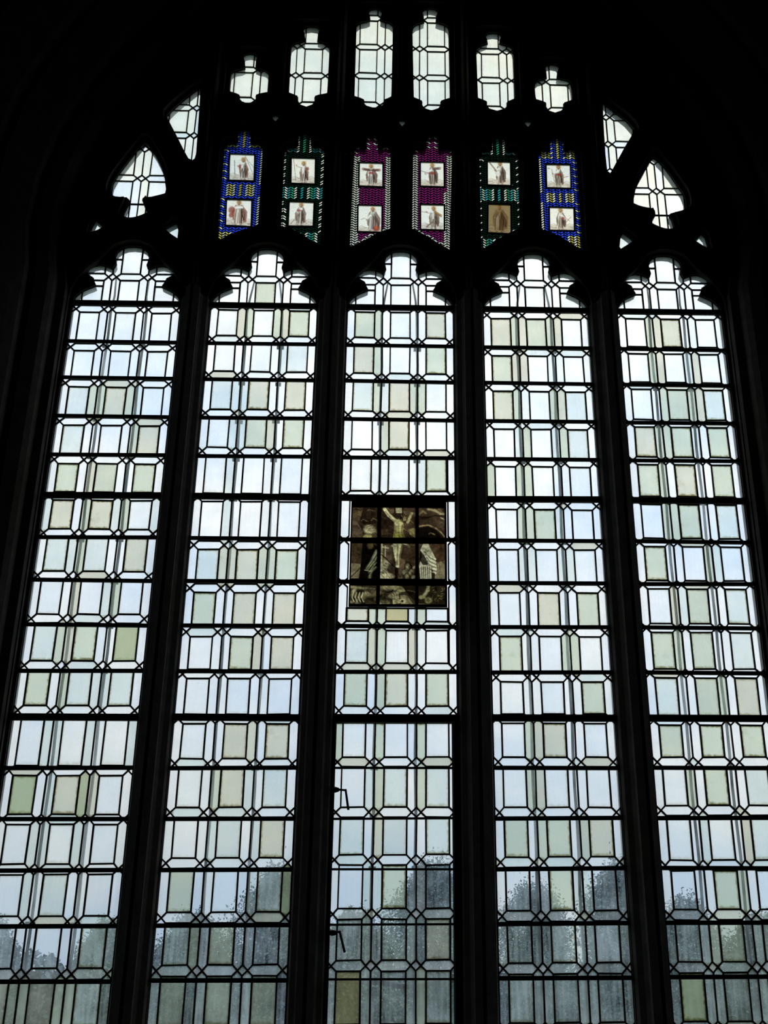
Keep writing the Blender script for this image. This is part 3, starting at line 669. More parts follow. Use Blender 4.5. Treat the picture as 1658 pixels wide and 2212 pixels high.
IVORY = srgb(236, 235, 224); INK = srgb(70, 55, 45); BROWN = srgb(125, 95, 75); GREY = srgb(165, 155, 145); RED = srgb(150, 70, 55); GOLD = srgb(205, 160, 60); PALE = srgb(225, 220, 208); SKIN = srgb(190, 165, 145)
def saint_paint(spec, seed):
    def fn(X, Y):
        c = Canvas(X, Y, srgb(233, 233, 222) if not spec.get('dark') else srgb(190, 178, 150), seed)
        # drawn landscape: thin clouds, hills, ground
        c.hatch(16, (0.02, 0.05, 0.95, 0.5), 0.28, 0.008, GREY, 0.35, (-0.15, 0.15))
        g0 = spec.get('ground', 0.80)
        c.poly([(0, g0), (0.25, g0-0.05), (0.5, g0+0.01), (0.75, g0-0.06), (1, g0-0.02), (1, 1), (0, 1)], srgb(200, 190, 172), 0.6)
        c.line([(0, g0-0.02), (0.18, g0-0.07), (0.3, g0), (0.62, g0+0.02), (0.8, g0-0.09), (1, g0-0.03)], 0.014, BROWN, 0.6)
        c.hatch(36, (0.0, g0+0.02, 0.95, 0.99), 0.15, 0.012, BROWN, 0.55, (-0.25, 0.25))
        x = spec.get('x', 0.5); w = spec.get('w', 0.2); lean = spec.get('lean', 0.0); top = spec.get('top', 0.18); foot = spec.get('foot', 0.93)
        robe = spec.get('robe', srgb(205, 192, 178)); cloak = spec.get('cloak', BROWN); hd = spec.get('head', 0.062)
        for (pts, ww, cl) in spec.get('behind', ()): c.line(pts, ww, cl, 0.85)
        # cloak behind, robe in front
        s = spec.get('cside', 1)
        c.poly([(x-lean-0.5*w, top+0.13), (x-lean+0.5*w, top+0.13), (x+s*w*1.25, top+0.38), (x+s*w*1.15, foot-0.08), (x+s*w*0.2, foot-0.02), (x-s*w*0.85, foot-0.16), (x-s*w*1.0, top+0.4)], cloak, 0.85)
        c.poly([(x-lean-0.32*w, top+0.11), (x-lean+0.34*w, top+0.11), (x+0.62*w, top+0.34), (x+0.55*w, top+0.5), (x+0.72*w, foot), (x-0.72*w, foot), (x-0.55*w, top+0.5), (x-0.68*w, top+0.32)], robe, 0.95)
        c.ell(x-0.25*w, (top+foot)/2+0.1, 0.2*w, 0.3, PALE, 0.6, 0.5); c.ell(x+s*0.45*w, (top+foot)/2+0.08, 0.26*w, 0.36, srgb(120, 100, 85), 0.55, 0.5)
        for k in range(12):                # folds
            xx = x+w*c.r.uniform(-0.55, 0.6); y0 = top+c.r.uniform(0.2, 0.5)
            c.line([(xx, y0), (xx+c.r.uniform(-0.05, 0.03), foot-0.03)], 0.020, INK if k % 3 else BROWN, 0.75)
        for k in range(5):
            xx = x+s*w*c.r.uniform(0.5, 1.05); c.line([(x+s*0.3*w, top+0.2+0.05*k), (xx, top+0.42+0.07*k), (xx-s*0.02, foot-0.15)], 0.022, INK, 0.8)
        # arms
        for (pts, cl) in spec.get('arms', ()):
            c.line(pts, 0.10, cl, 0.95, 0.3); c.line([(p[0]+0.01, p[1]+0.045) for p in pts], 0.016, INK, 0.7); c.ell(pts[-1][0], pts[-1][1], 0.035, 0.03, SKIN)
        # halo, head, hair, beard, feet
        hx, hy = x-lean+spec.get('hx', 0), top+0.05
        c.ell(hx, hy-0.02, hd*1.7, hd*1.55, GOLD, 0.75, 0.18); c.ell(hx, hy, hd*1.02, hd*1.2, BROWN, 0.95); c.ell(hx-0.008, hy+0.006, hd*0.74, hd*0.9, SKIN, 0.95)
        c.ell(hx, hy+hd*0.95, hd*0.55, hd*0.5, spec.get('beard', BROWN), 0.8); c.line([(hx-0.03, hy), (hx-0.01, hy)], 0.012, INK, 0.9); c.line([(hx+0.012, hy), (hx+0.032, hy)], 0.012, INK, 0.9)
        for fx in (-0.4, 0.35): c.ell(x+fx*w, foot+0.01, 0.05, 0.022, SKIN, 0.9); c.ell(x+fx*w, foot+0.03, 0.06, 0.015, INK, 0.5)
        for (pts, ww, cl) in spec.get('front', ()): c.line(pts, ww, cl, 0.9)
        for (ex, ey, rx, ry, cl) in spec.get('blobs', ()): c.ell(ex, ey, rx, ry, cl, 0.85)
        n = c.r.normal(0, 0.035, X.shape); c.C *= (1+n)[..., None]; c.C = np.clip(c.C, 0, 1)**1.18
        if spec.get('dark'): c.C *= np.array((0.50, 0.44, 0.32)); 
        e_ = np.minimum(np.minimum(X, 1-X), np.minimum(Y, 1-Y)); c.C *= np.clip(0.72+e_/0.04*0.28, 0, 1)[..., None]
        return c.C
    return fn
WH = srgb(232, 230, 222)
SPEC = [
 [dict(x=0.56, w=0.17, cside=1, cloak=srgb(140, 95, 70), robe=WH, arms=[([(0.5, 0.36), (0.34, 0.46)], WH)], front=[([(0.2, 0.25), (0.23, 0.78)], 0.022, INK), ([(0.62, 0.05), (0.95, 0.75)], 0.012, INK), ([(0.6, 0.1), (0.98, 0.5)], 0.010, INK)], blobs=[(0.42, 0.48, 0.05, 0.09, RED)]),
  dict(x=0.5, w=0.27, top=0.08, cside=1, cloak=srgb(150, 95, 80), robe=srgb(200, 190, 175), arms=[([(0.62, 0.3), (0.3, 0.34)], WH)], blobs=[(0.22, 0.42, 0.13, 0.14, RED), (0.2, 0.62, 0.09, 0.09, RED)])],
 [dict(x=0.52, w=0.17, cloak=srgb(135, 100, 80), robe=WH, arms=[([(0.45, 0.34), (0.22, 0.3)], WH)], front=[([(0.1, 0.05), (0.2, 0.9)], 0.02, BROWN)], blobs=[(0.68, 0.42, 0.06, 0.07, RED)]),
  dict(x=0.45, w=0.2, top=0.1, lean=-0.04, cside=1, cloak=srgb(120, 100, 85), robe=srgb(210, 205, 195), arms=[([(0.5, 0.3), (0.38, 0.42)], WH)], front=[([(0.1, 0.92), (0.42, 0.5)], 0.02, BROWN)], blobs=[(0.4, 0.36, 0.08, 0.05, RED)])],
 [dict(x=0.5, w=0.22, top=0.12, cloak=srgb(105, 75, 60), robe=WH, arms=[([(0.45, 0.32), (0.16, 0.28)], srgb(110, 80, 65)), ([(0.55, 0.32), (0.86, 0.3)], srgb(110, 80, 65))], blobs=[(0.5, 0.44, 0.12, 0.05, RED)]),
  dict(x=0.62, w=0.26, top=0.12, cside=1, cloak=srgb(130, 110, 95), robe=srgb(200, 198, 188), arms=[([(0.52, 0.4), (0.36, 0.55)], WH)], front=[([(0.12, 0.55), (0.3, 0.5)], 0.015, BROWN)], blobs=[(0.78, 0.88, 0.14, 0.1, RED), (0.76, 0.84, 0.06, 0.05, srgb(200, 110, 60))], ground=0.86)],
 [dict(x=0.52, w=0.18, top=0.1, lean=0.02, cloak=srgb(95, 75, 65), robe=srgb(190, 178, 165), arms=[([(0.46, 0.34), (0.2, 0.48)], WH), ([(0.55, 0.28), (0.82, 0.25)], srgb(120, 100, 90))], front=[([(0.04, 0.38), (0.5, 0.5)], 0.018, INK)], blobs=[(0.5, 0.46, 0.12, 0.05, RED)]),
  dict(x=0.55, w=0.2, top=0.12, lean=0.0, cloak=srgb(130, 105, 85), robe=srgb(215, 212, 200), arms=[([(0.5, 0.3), (0.25, 0.3)], WH), ([(0.6, 0.3), (0.86, 0.44)], srgb(160, 130, 80))], front=[([(0.5, 0.7), (0.25, 0.9)], 0.05, BROWN), ([(0.6, 0.7), (0.62, 0.95)], 0.05, BROWN), ([(0.05, 0.3), (0.3, 0.32)], 0.014, INK)])],
 [dict(x=0.55, w=0.2, top=0.06, cloak=srgb(85, 68, 58), robe=srgb(205, 195, 180), arms=[([(0.5, 0.32), (0.32, 0.38)], WH)], front=[([(0.1, 0.06), (0.5, 0.55)], 0.045, BROWN)], blobs=[(0.45, 0.52, 0.1, 0.12, WH)]),
  dict(x=0.5, w=0.3, top=0.06, dark=True, cloak=srgb(150, 125, 95), robe=srgb(170, 150, 118), arms=[([(0.42, 0.3), (0.3, 0.48)], srgb(150, 130, 100))])],
 [dict(x=0.5, w=0.17, top=0.08, cloak=srgb(125, 98, 78), robe=srgb(225, 220, 205), arms=[([(0.45, 0.32), (0.25, 0.4)], WH)], front=[([(0.22, 0.2), (0.32, 0.75)], 0.018, BROWN), ([(0.7, 0.55), (0.9, 0.5)], 0.02, RED)], blobs=[(0.5, 0.44, 0.13, 0.05, RED), (0.1, 0.18, 0.05, 0.03, GREY)]),
  dict(x=0.45, w=0.18, top=0.1, cloak=srgb(110, 95, 82), robe=srgb(220, 214, 200), arms=[([(0.5, 0.36), (0.6, 0.5)], WH)], front=[([(0.55, 0.78), (0.88, 0.4)], 0.016, RED), ([(0.7, 0.5), (0.82, 0.6)], 0.014, BROWN)], blobs=[(0.55, 0.48, 0.05, 0.06, RED)])]]
SLAB = ['blue stained light with yellow chevrons at the left end of the middle tier', 'dark green stained light with white chips, left of the left purple one', 'left one of the two purple stained lights with white chip borders',
        'right one of the two purple stained lights with white chip borders', 'dark green stained light right of the purple pair, lower saint browned', 'blue stained light with yellow chevrons at the right end of the middle tier']
PLAB = ['upper painted saint pane on ivory ground', 'lower painted saint pane on ivory ground']
SCHEME = 'bgppgb'
for i in range(6):
    O = STL[i]; out = offset_poly(O, 0.003)
    cu = sum(p[0] for p in O)/len(O); vb = min(p[1] for p in O); vt = max(p[1] for p in O); u0 = min(p[0] for p in O); u1 = max(p[0] for p in O)
    root = thing('stained_glass_light', SLAB[i], 'stained glass', W3(cu, vb, 0), 'stained lights of the middle tier')
    quads = [[cf(*a), cf(*b), cf(*c), cf(*d)] for cf, a, b, c, d in PLQ[i]]
    cw, vp, rise = 0.0182, 0.0168, 0.0140
    ncol = int((u1-u0)/cw)+2; nrow = int((vt-vb)/vp)+3
    uc = (min(q[0] for Q in quads for q in Q)+max(q[0] for Q in quads for q in Q))/2
    bms = {}; leads = Leads(); pm = [(min(q[1] for q in Q), max(q[1] for q in Q)) for Q in quads]
    bandv = (pm[0][0]+pm[1][1])/2; topv = pm[0][1]+0.045; lowv = pm[1][0]-0.035
    half = ncol//2+1
    for a in range(-half, half+1):
        x0 = uc+(a-0.5)*cw; sg = 1 if a % 2 == 0 else -1
        for b in range(-2, nrow+2):
            yb = vb-0.02+b*vp
            P = [(x0, yb-sg*rise/2), (x0+cw, yb+sg*rise/2), (x0+cw, yb+sg*rise/2+vp), (x0, yb-sg*rise/2+vp)]
            xm, ym = x0+cw/2, yb+vp/2
            dead = False; cuts = []
            for Q in quads:
                qx0, qx1 = (Q[0][0]+Q[3][0])/2, (Q[1][0]+Q[2][0])/2; qy0, qy1 = (Q[2][1]+Q[3][1])/2, (Q[0][1]+Q[1][1])/2
                if max(p[0] for p in P) > qx0 and min(p[0] for p in P) < qx1 and max(p[1] for p in P) > qy0 and min(p[1] for p in P) < qy1:
                    best = max(((abs(area(R0)) if len(R0) > 2 else 0, hp) for hp in ((1, 0, qx0), (-1, 0, -qx1), (0, 1, qy0), (0, -1, -qy1)) for R0 in [clip_half(P, *hp)]), key=lambda t_: t_[0])
                    if best[0] < 4e-5: dead = True
                    else: cuts.append(best[1])
            if dead: continue
            Pc = P
            for hp in cuts: Pc = clip_half(Pc, *hp)
            if len(Pc) < 3: continue
            R_ = clip_outline(out, Pc)
            if len(R_) < 3 or abs(area(R_)) < 4e-5: continue
            leads.poly(R_, 0.0028)
            Qi = inset(Pc, 0.0012)
            Qi = clip_outline(out, Qi) if len(Qi) > 2 else []
            if len(Qi) < 3: continue
            # colour scheme of each light
            na = abs(a)
            edge = not inside(O, xm-1.15*cw, ym) or not inside(O, xm+1.15*cw, ym)
            edge2 = not inside(O, xm-2.1*cw, ym) or not inside(O, xm+2.1*cw, ym)
            sch = SCHEME[i]; inband = abs(ym-bandv) < 0.036; up = ym > topv; low = ym < lowv
            if sch == 'p': col = 'w' if (edge2 if ym < topv else edge and b % 2) else 'p'
            elif sch == 'b':
                col = 'b'
                if edge and (b+a) % 3 != 0 and (a > 0) == (i < 3): col = 'w'
                elif edge and b % 3 == 0: col = 'w'
                if inband: col = ('y' if na <= 0 else 'b' if na == 1 else 'w' if (na == 2 or na == 4) else 'y' if na == 3 else 'b')
                if up: col = 'y' if (na == 0 or na == 3) else 'w' if (na == 4 or na == 2 and b % 2) else 'y' if na == 5 else 'b'
                if low: col = 'y' if na in (3, 5) else 'w' if na in (2, 4) else 'b'
            else:
                col = 'k'
                if edge and b % 3 != 2: col = 'w' if b % 3 == 0 or i == 1 else 'k'
                if inband: col = ('t' if na == 0 else 'k' if na == 1 else 'w' if na in (2, 5) else 'g' if na == 3 else 't')
                if up: col = ('g' if na == 0 else 'w' if na in (2, 5) else 'k' if na == 1 else 't')
                if low: col = ('t' if na in (3,) else 'g' if na in (0, 4) else 'w' if na in (2, 5) else 'k')
            bms.setdefault(col, MB()).prism(Qi, -0.0015, 0.0015)
    names = {'w': 'white_chips', 'y': 'yellow_chips', 'b': 'blue_chips', 'p': 'purple_chips', 'g': 'green_chips', 't': 'teal_chips', 'k': 'dark_green_chips'}
    for kx, mb in bms.items():
        o = mb.build(names[kx], CH[kx], root); o['kind'] = 'stuff'
    for Q in quads: 
        for a, b in zip(Q, Q[1:]+Q[:1]): leads.edge(a, b, 0.0085)
    for a, b in zip(O, O[1:]+O[:1]): leads.edge(a, b, 0.006)
    leads.m.build('lead_came', LEAD, root)
    for kx in range(2):
        painted_sheet('painted_pane', [( (p[0]-q_[0])*0.985+q_[0], (p[1]-q_[1])*0.985+q_[1]) for q_ in [(sum(t[0] for t in quads[kx])/4, sum(t[1] for t in quads[kx])/4)] for p in quads[kx]], 56, 64, saint_paint(SPEC[i][kx], 10*i+kx), PAINT, root, -0.0055, PLAB[kx])

# the dark painted panel of the central lancet, nine sheets showing a crucifixion
def cru(X, Y):                            # X, Y in zoom coordinates of the panel (300..1400, 190..1320)
    c = Canvas(X, Y, srgb(92, 80, 66), 5); D = srgb(28, 22, 17); M = srgb(110, 96, 78); Lt = srgb(206, 203, 172); GR = srgb(165, 165, 115); BR = srgb(95, 76, 58)
    c.blot(70, (300, 190, 1400, 1000), 90, [D, BR, srgb(70, 60, 50), M], 0.5, 1.8)
    # clouds and dark sky
    c.poly([(300, 350), (380, 370), (440, 480), (420, 580), (300, 580)], srgb(118, 105, 88), 0.8)
    c.poly([(380, 200), (430, 230), (420, 300), (370, 290)], srgb(120, 108, 88), 0.7); c.poly([(440, 190), (620, 190), (600, 380), (460, 400), (400, 360)], srgb(48, 40, 33), 0.8)
    c.ell(500, 270, 30, 60, srgb(80, 72, 62), 0.5); c.ell(590, 250, 20, 70, srgb(75, 68, 58), 0.5)
    c.poly([(1090, 190), (1400, 190), (1400, 380), (1300, 330), (1200, 290), (1090, 320)], srgb(88, 76, 62), 0.8)
    c.line([(1200, 210), (1280, 225), (1340, 260), (1400, 270)], 26, srgb(170, 162, 135), 0.9); c.line([(1100, 270), (1140, 235), (1170, 260)], 22, srgb(135, 122, 100), 0.8)
    c.line([(1090, 300), (1180, 310), (1280, 285), (1390, 290)], 10, D, 0.8); c.line([(1350, 310), (1390, 330)], 16, Lt, 0.7)
    c.line([(1100, 410), (1200, 395), (1290, 430), (1350, 480), (1400, 540)], 14, srgb(175, 165, 135), 0.8)
    c.poly([(1090, 430), (1200, 410), (1290, 450), (1370, 560), (1090, 570)], D, 0.85); c.poly([(1090, 330), (1180, 340), (1200, 385), (1110, 400)], srgb(85, 75, 62), 0.6)
    for k in range(34):
        x, y = c.r.uniform(310, 1390), c.r.uniform(200, 560); w_ = c.r.uniform(30, 80); c.line([(x, y), (x+w_*0.4, y-c.r.uniform(8, 26)), (x+w_, y-c.r.uniform(-6, 10)), (x+w_*1.4, y+c.r.uniform(4, 26))], c.r.uniform(6, 15), srgb(150, 138, 112) if k % 3 else D, 0.5)
    # cross
    c.poly([(740, 215), (1060, 250), (1060, 300), (900, 262), (740, 260)], srgb(120, 108, 92), 0.9); c.poly([(800, 190), (905, 190), (905, 600), (800, 600)], srgb(60, 50, 40), 0.8)
    c.poly([(818, 195), (890, 192), (892, 262), (822, 258)], srgb(185, 180, 155))
    c.poly([(640, 190), (700, 190), (800, 350), (790, 560), (640, 560)], srgb(58, 46, 37), 0.7); c.poly([(650, 440), (760, 450), (780, 500), (660, 520)], srgb(100, 84, 64), 0.8)
    c.poly([(960, 450), (1030, 430), (1060, 440), (1050, 545), (990, 510)], srgb(150, 145, 105), 0.9); c.ell(1010, 480, 25, 30, srgb(185, 180, 140), 0.6)
    # body
    c.line([(690, 215), (740, 285), (815, 345)], 40, Lt, 1, 0.2); c.line([(1010, 260), (985, 310), (960, 365)], 30, srgb(180, 175, 140), 1, 0.25)
    c.poly([(795, 335), (850, 330), (900, 345), (915, 400), (905, 470), (925, 560), (792, 560), (805, 460), (815, 400)], srgb(188, 184, 140)); c.ell(850, 395, 38, 60, Lt, 0.6, 0.5); c.ell(850, 480, 30, 50, srgb(170, 168, 112), 0.6, 0.5)
    c.poly([(795, 500), (915, 500), (935, 565), (790, 565)], srgb(150, 148, 80), 0.8)
    for k in range(5): c.line([(815+k*4, 415+k*22), (900-k*3, 410+k*22)], 5, srgb(110, 105, 70), 0.5)
    c.line([(856, 350), (858, 540)], 5, srgb(115, 108, 72), 0.6)
    c.poly([(797, 380), (815, 400), (806, 470), (794, 555), (812, 555), (828, 470), (835, 400)], srgb(120, 114, 80), 0.6); c.poly([(905, 390), (912, 400), (903, 470), (922, 555), (900, 555), (884, 470), (890, 400)], srgb(96, 88, 60), 0.75); c.line([(700, 240), (750, 302), (815, 362)], 9, srgb(96, 88, 62), 0.7); c.ell(832, 392, 14, 9, srgb(225, 222, 190), 0.7); c.ell(874, 392, 13, 9, srgb(225, 222, 190), 0.6)
    c.ell(912, 318, 42, 46, srgb(52, 42, 32)); c.ell(925, 330, 20, 30, srgb(165, 155, 120), 0.9); c.hatch(16, (872, 275, 950, 330), 30, 6, srgb(150, 140, 105), 0.6, (0.3, 1.4)); c.ell(930, 360, 14, 14, srgb(70, 58, 42))
    # legs
    c.poly([(790, 600), (905, 600), (895, 690), (880, 760), (868, 880), (835, 890), (812, 760), (795, 690)], srgb(186, 182, 150)); c.line([(848, 620), (842, 870)], 8, srgb(80, 70, 50), 0.8); c.ell(820, 680, 15, 70, Lt, 0.5); c.ell(876, 670, 14, 60, Lt, 0.5)
    c.line([(780, 640), (820, 620)], 22, Lt, 0.9); c.line([(920, 610), (980, 645)], 22, Lt, 0.9); c.poly([(815, 880), (855, 870), (850, 1030), (815, 1030)], srgb(40, 32, 25))
    c.ell(822, 745, 9, 40, srgb(215, 212, 182), 0.7, 0.5); c.ell(868, 740, 8, 40, srgb(215, 212, 182), 0.6, 0.5); c.poly([(890, 610), (905, 602), (893, 690), (878, 765), (868, 870), (862, 770), (876, 690)], srgb(80, 70, 50), 0.7); c.ell(845, 880, 24, 14, Lt, 0.9)
    # left: bearded man in a dark robe with pale mantle
    c.ell(515, 450, 62, 45, Lt, 0.95, 0.35); c.ell(500, 440, 60, 20, srgb(120, 112, 92), 0.5, 0.5, 0.5); c.hatch(14, (470, 420, 560, 480), 40, 7, srgb(90, 80, 62), 0.6); c.ell(495, 535, 50, 28, srgb(165, 160, 115), 0.9)
    c.poly([(440, 590), (540, 590), (610, 650), (610, 1020), (410, 1020), (430, 800)], D, 0.95); c.poly([(300, 590), (435, 600), (425, 850), (300, 850)], srgb(95, 82, 62), 0.75); c.poly([(300, 840), (425, 850), (405, 1030), (300, 1030)], srgb(150, 142, 118), 0.85)
    c.line([(310, 740), (400, 750)], 26, srgb(70, 60, 46), 0.6); c.line([(320, 1000), (425, 890)], 9, D, 0.95); c.ell(530, 630, 36, 45, srgb(120, 108, 80), 0.8)
    c.line([(605, 700), (570, 780), (530, 860), (500, 900)], 34, srgb(150, 155, 128), 0.9); c.line([(600, 760), (575, 850), (545, 930), (530, 1010)], 30, srgb(130, 132, 108), 0.8)
    for k in range(7): c.line([(608, 720+k*28), (560-k*3, 800+k*26), (500+k*4, 890+k*16)], 6, D if k % 2 else srgb(185, 188, 160), 0.75)
    c.line([(470, 920), (540, 935), (600, 880)], 8, Lt, 0.7)
    # left of the legs: ladder, kneeling woman
    c.poly([(650, 620), (780, 640), (780, 800), (650, 820)], srgb(120, 108, 92), 0.7); c.line([(665, 620), (660, 1010)], 14, Lt, 0.9); c.line([(705, 640), (705, 760)], 10, Lt, 0.8); c.line([(660, 650), (740, 665)], 16, Lt, 0.8)
    c.ell(715, 880, 62, 75, srgb(185, 180, 155), 0.95); c.ell(765, 910, 36, 60, srgb(60, 48, 45), 0.9); c.ell(720, 990, 85, 38, srgb(195, 190, 162), 0.95); c.hatch(26, (660, 830, 790, 1010), 50, 8, srgb(70, 60, 48), 0.7, (0.2, 1.3)); c.line([(660, 740), (730, 800), (800, 870), (850, 900)], 10, D, 0.95)
    # right of the legs: cherubs
    c.poly([(900, 620), (1055, 640), (1055, 840), (900, 800)], srgb(84, 70, 56), 0.8); c.poly([(880, 780), (940, 800), (900, 1020), (860, 1020)], srgb(125, 112, 92), 0.7)
    for (x, y, r) in ((970, 880, 36), (935, 945, 40), (1010, 945, 40), (1040, 890, 24), (960, 1000, 36), (1030, 1005, 30)):
        c.ell(x, y, r*1.1, r*1.1, D, 0.7, 0.2); c.ell(x-4, y-4, r*0.8, r*0.62, srgb(178, 172, 142), 0.9, 0.5, r); c.ell(x+8, y+8, r*0.45, r*0.3, srgb(80, 68, 52), 0.7, 0.5, r)
    c.hatch(16, (900, 860, 1055, 1020), 40, 7, D, 0.7, (-1.2, 1.2))
    # right: mourning woman in pale mantle
    c.poly([(1260, 600), (1400, 600), (1400, 840), (1300, 860)], srgb(104, 84, 64), 0.8); c.poly([(1300, 830), (1400, 800), (1400, 1020), (1270, 1020)], srgb(150, 142, 118), 0.85); c.hatch(14, (1290, 640, 1390, 860), 60, 10, srgb(70, 55, 42), 0.5, (0.6, 1.7))
    c.poly([(1140, 610), (1200, 605), (1235, 680), (1285, 780), (1300, 900), (1285, 970), (1240, 900), (1240, 1020), (1110, 1020), (1095, 860), (1130, 760), (1110, 680)], srgb(190, 188, 166)); c.ell(1175, 640, 26, 36, srgb(205, 200, 175)); c.poly([(1110, 690), (1150, 740), (1210, 850), (1140, 860), (1100, 800)], D, 0.85)
    for k in range(9): c.line([(1150+k*6, 680+k*18), (1215, 750+k*22), (1290, 790+k*20)], 8, D if k % 2 else srgb(215, 212, 192), 0.8)
    for k in range(6): c.line([(1120+k*24, 880), (1130+k*22, 1015)], 9, D, 0.75)
    # bottom row: rocks, cloth, skull, thistles
    c.poly([(300, 1080), (1400, 1080), (1400, 1320), (300, 1320)], srgb(84, 76, 60), 0.9); c.line([(300, 1110), (420, 1125), (580, 1140)], 26, srgb(165, 160, 130), 0.9)
    c.blot(40, (300, 1150, 610, 1310), 28, [Lt, D, srgb(140, 132, 104), D], 0.7, 1.6)
    for k in range(4): c.line([(350+k*36, 1180), (335+k*36, 1235), (360+k*36, 1285)], 11, Lt, 0.8)
    c.blot(30, (630, 1100, 800, 1310), 34, [Lt, D, srgb(150, 142, 112)], 0.65, 1.8); c.poly([(800, 1090), (900, 1110), (945, 1160), (860, 1190), (810, 1150)], srgb(165, 158, 125), 0.95); c.poly([(790, 1180), (860, 1170), (880, 1300), (800, 1315)], srgb(185, 178, 145), 0.95)
    c.poly([(880, 1200), (960, 1210), (1030, 1310), (890, 1310)], srgb(150, 142, 115), 0.9); c.ell(910, 1275, 40, 26, srgb(190, 184, 150), 0.9); c.ell(905, 1275, 13, 13, D); c.poly([(900, 1090), (1055, 1100), (1055, 1290), (960, 1180)], D, 0.75); c.line([(960, 1150), (1050, 1170)], 10, srgb(110, 100, 80), 0.8)
    c.hatch(30, (640, 1110, 900, 1310), 60, 7, D, 0.65, (-0.8, 1.2))
    c.poly([(1090, 1080), (1400, 1080), (1400, 1320), (1090, 1320)], srgb(58, 52, 38), 0.7); c.line([(1160, 1200), (1195, 1150), (1205, 1085)], 34, srgb(170, 165, 135), 0.9); c.ell(1130, 1230, 40, 22, srgb(165, 160, 120), 0.95); c.ell(1205, 1265, 42, 34, srgb(165, 158, 122), 0.95); c.ell(1200, 1265, 20, 18, srgb(90, 80, 58), 0.6); c.line([(1095, 1310), (1220, 1318)], 10, Lt, 0.8)
    for k in range(46): 
        x, y = c.r.uniform(1230, 1400), c.r.uniform(1100, 1260); t = c.r.uniform(0, 6.28); c.line([(x, y), (x+26*math.cos(t), y+20*math.sin(t))], 9, D if k % 2 else srgb(130, 124, 90), 0.8)
    c.hatch(130, (300, 190, 1400, 1320), 46, 6, D, 0.4, (-1.4, 1.4))
    # brushwork: broken tone over the whole picture, finer scratches on top
    t = 1+0.30*vnoise(X, Y, 70, 1)+0.26*vnoise(X, Y*1.3, 30, 2)+0.22*vnoise(X*1.2, Y, 14, 3)+0.16*vnoise(X, Y, 7, 4)
    c.C *= np.clip(t, 0.25, 1.9)[..., None]
    return np.clip(c.C, 0, 1)**1.42*np.array((1.0, 0.95, 0.82))
panel = thing('painted_glass_panel', 'dark brown painted glass panel of a crucifixion in nine sheets, set in the central lancet', 'stained glass', W3((PU0+PU1)/2, PV0, -0.004))
cz = lambda x, y: uv(700+x/5.348, 1060+y/5.348)
colx = [(312, 616), (648, 1058), (1088, 1394)]; rowy = [(192, 570), (606, 1022), (1092, 1316)]
ul_ = [tuple(cz(x, 700)[0] for x in cxs) for cxs in colx]; vl_ = [tuple(cz(860, y)[1] for y in rys) for rys in rowy]
fr = MB(); ledg = []
for r_ in range(3):
    for q in range(3):
        (x0, x1), (y0_, y1_) = colx[q], rowy[r_]; (a, b), (t, bt) = ul_[q], vl_[r_]
        fn = lambda X, Y, x0=x0, x1=x1, y0_=y0_, y1_=y1_: sum(cru(x0+X*(x1-x0)+dx, y0_+Y*(y1_-y0_)+dy) for dx, dy in ((-1.6, -0.6), (0.6, -1.6), (1.6, 0.6), (-0.6, 1.6)))/4
        painted_sheet('painted_pane', [(a, t), (b, t), (b, bt), (a, bt)], int((x1-x0)/4.5), int((y1_-y0_)/4.5), fn, PAINT2, panel, -0.0015)
UL, UR = PU0-0.004, PU1+0.004; VTp, VBp = vl_[0][0], vl_[2][1]
fr.prism([(UL, VBp-0.012), (ul_[0][0]+0.001, VBp-0.012), (ul_[0][0]+0.001, VTp+0.03), (UL, VTp+0.03)], -0.005, 0.005)
fr.prism([(ul_[2][1]-0.001, VBp-0.012), (UR, VBp-0.012), (UR, VTp+0.03), (ul_[2][1]-0.001, VTp+0.03)], -0.005, 0.005)
for (a, b) in ((ul_[0][1], ul_[1][0]), (ul_[1][1], ul_[2][0])): fr.prism([(a-0.001, VBp), (b+0.001, VBp), (b+0.001, VTp), (a-0.001, VTp)], -0.005, 0.005)
for (a, b) in ((VTp+0.03, VTp-0.001), (vl_[0][1]+0.001, vl_[1][0]-0.001), (vl_[1][1]+0.001, vl_[2][0]-0.001), (VBp+0.001, VBp-0.012)): fr.prism([(UL, b), (UR, b), (UR, a), (UL, a)], -0.005, 0.005)
fr.build('lead_came', LEAD, panel)

# ------------------------------------------------------------------ outside: grass and trees
m = MB(); m.box((0, 95.4, -0.1), (200, 190, 0.2)); g = m.build('lawn', GRASS); g['kind'] = 'structure'; g['label'] = 'grassy churchyard ground outside the window'
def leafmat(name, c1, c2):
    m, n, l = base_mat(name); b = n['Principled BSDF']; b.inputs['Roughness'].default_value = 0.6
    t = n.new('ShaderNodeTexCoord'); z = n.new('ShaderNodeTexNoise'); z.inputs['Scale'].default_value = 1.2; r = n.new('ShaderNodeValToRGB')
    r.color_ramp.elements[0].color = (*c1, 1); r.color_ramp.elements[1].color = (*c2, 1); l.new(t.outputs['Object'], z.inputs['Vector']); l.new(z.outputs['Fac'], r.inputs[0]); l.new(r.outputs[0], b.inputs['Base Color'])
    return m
LEAF = [leafmat('foliage_haze_blue_green', (0.10, 0.16, 0.20), (0.16, 0.24, 0.28)), leafmat('foliage_haze_green', (0.10, 0.16, 0.12), (0.17, 0.25, 0.18))]  # leaves made paler, some bluer: the haze over the trees sits in their colour
